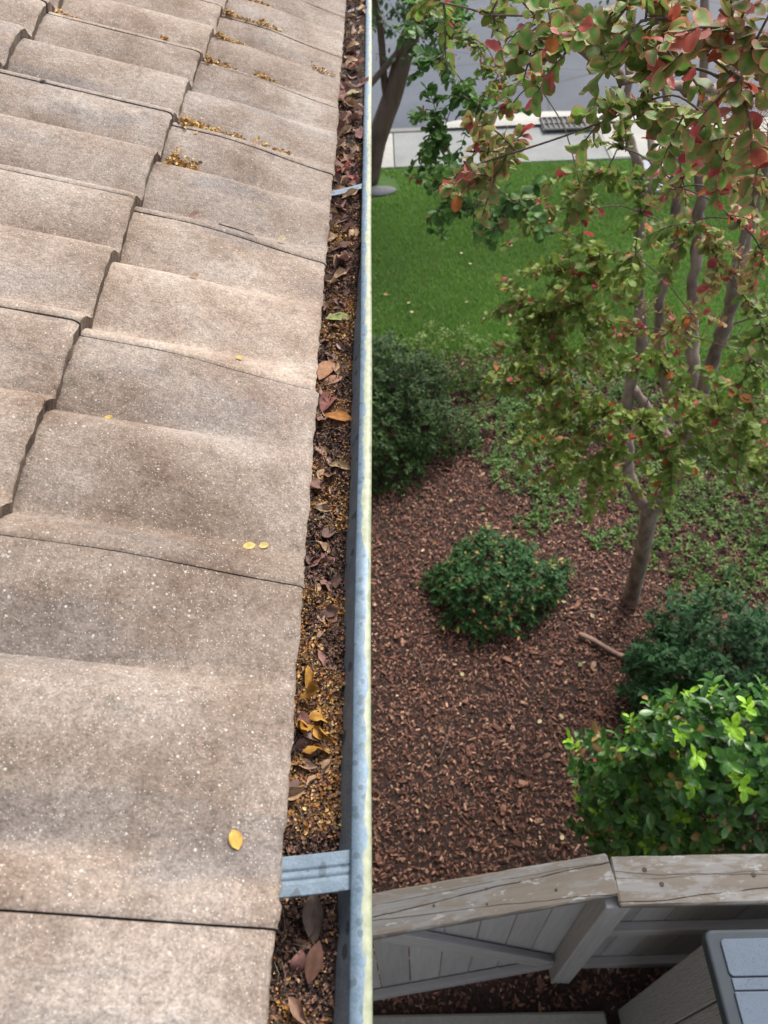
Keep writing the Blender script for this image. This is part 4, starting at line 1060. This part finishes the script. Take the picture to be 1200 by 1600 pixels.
# ------------------------------------------------------------------ resin storage box
def mat_resin():
    a = M('grey_resin_wood_grain', .55, .35)
    o = a.xyz(a.pos((1, 1, 1), True))
    wv = a.n('TexWave'); wv.wave_type = 'BANDS'; wv.bands_direction = 'Y'
    a.t.links.new(a.pos((1, 1, .14), True), wv.inputs['Vector']); wv.inputs['Scale'].default_value = 42; wv.inputs['Distortion'].default_value = 6; wv.inputs['Detail'].default_value = 3; wv.inputs['Detail Scale'].default_value = 2.5
    n = a.noise(a.pos(), 40, 3)
    c = a.ramp(wv.outputs['Fac'], [(.0, (.17, .165, .162)), (.35, (.30, .292, .288)), (1, (.33, .322, .318))])
    a.color(a.mix(1.0, c, a.ramp(n, [(.3, .92), (.7, 1.06)]), 'MULTIPLY')); a.bump(wv.outputs['Fac'], .35, .002)
    return a.m
def mat_lid(c, dirt=True):
    a = M('grey_lid', .6, .2); P = a.pos()
    n = a.noise(P, 14, 4); n2 = a.noise(P, 230, 2, .6); n3 = a.noise(P, 7, 3)
    col = a.ramp(n, [(.3, tuple(q * .92 for q in c)), (.7, tuple(q * 1.05 for q in c))])
    if dirt:
        k = a.math('MULTIPLY', a.ramp(n2, [(.60, 0.0), (.66, 1.0)]), a.ramp(n3, [(.45, 0.0), (.6, 1.0)]))
        col = a.mix(k, col, (.05, .05, .055))
    a.color(col); a.bump(n2, .1, .001)
    return a.m
MT_RESIN = mat_resin(); MT_LID = mat_lid((.105, .132, .172)); MT_LIDF = mat_lid((.045, .055, .064), False)
bx = empty('storage_box', (1.60, .02, 0), 'grey resin storage box with wood grain sides and a pale panelled lid', 'storage box')
X0, X1, Y0, Y1, ZL = 1.020, 2.05, -.62, .572, 1.59
def slab_part(name, x0, x1, y0, y1, z0, z1, mat, bev=.01, seg=2, parent=bx):
    o = link(name, box_mesh(name, x1 - x0, y1 - y0, z1 - z0, mat, bev, seg), parent)
    o.location = ((x0 + x1) / 2 - bx.location.x, (y0 + y1) / 2 - bx.location.y, z0); return o
slab_part('core', X0 + .012, X1 - .012, Y0 + .012, Y1 - .012, .02, ZL - .02, MT_RESIN, .004, 1)
for k in range(7):
    y1 = Y1 - k * .171
    slab_part('side_panel', X0 - .002, X0 + .022, y1 - .166, y1, .02, ZL - .02, MT_RESIN, .006, 2)
for k in range(6):
    x0 = X0 + .024 + k * .168
    slab_part('end_panel', x0, x0 + .163, Y1 - .020, Y1 + .002, .02, ZL - .02, MT_RESIN, .006, 2)
# lid: frame with rounded corners, raised panels on it
def rounded(x0, x1, y0, y1, r, n=8):
    P = []
    for cx0, cy0, a0 in ((x1 - r, y1 - r, 0), (x0 + r, y1 - r, 90), (x0 + r, y0 + r, 180), (x1 - r, y0 + r, 270)):
        for k in range(n + 1):
            a = R(a0 + 90 * k / n); P.append((cx0 + r * math.cos(a), cy0 + r * math.sin(a)))
    return P
def lid_piece(name, x0, x1, y0, y1, r, z0, z1, bev, mat):
    bm = bmesh.new(); P = rounded(x0, x1, y0, y1, r)
    vs = [bm.verts.new((x - bx.location.x, y - bx.location.y, z0)) for x, y in P]
    f_ = bm.faces.new(vs); ex = bmesh.ops.extrude_face_region(bm, geom=[f_])
    tv = [v for v in ex['geom'] if isinstance(v, bmesh.types.BMVert)]
    for v in tv: v.co.z = z1
    te = [e for e in bm.edges if all(abs(v.co.z - z1) < 1e-6 for v in e.verts)]
    bmesh.ops.bevel(bm, geom=te, offset=bev, segments=3, affect='EDGES', profile=.5)
    bmesh.ops.recalc_face_normals(bm, faces=bm.faces)
    me = bpy.data.meshes.new(name); bm.to_mesh(me); bm.free(); me.materials.append(mat)
    return link(name, me, bx)
ZT = 1.60
lid_piece('lid_frame', 1.000, 2.08, -.66, .596, .032, ZT - .05, ZT, .010, MT_LIDF)
for (xa, ya, yb, rr, hh) in ((1.046, .456, .566, .015, .008), (1.049, .417, .452, .003, .006), (1.046, -.40, .413, .005, .008), (1.046, -.62, -.404, .015, .008)):
    lid_piece('lid_panel', xa, 2.03, ya, yb, rr, ZT - .008, ZT + hh, .003, MT_LID)
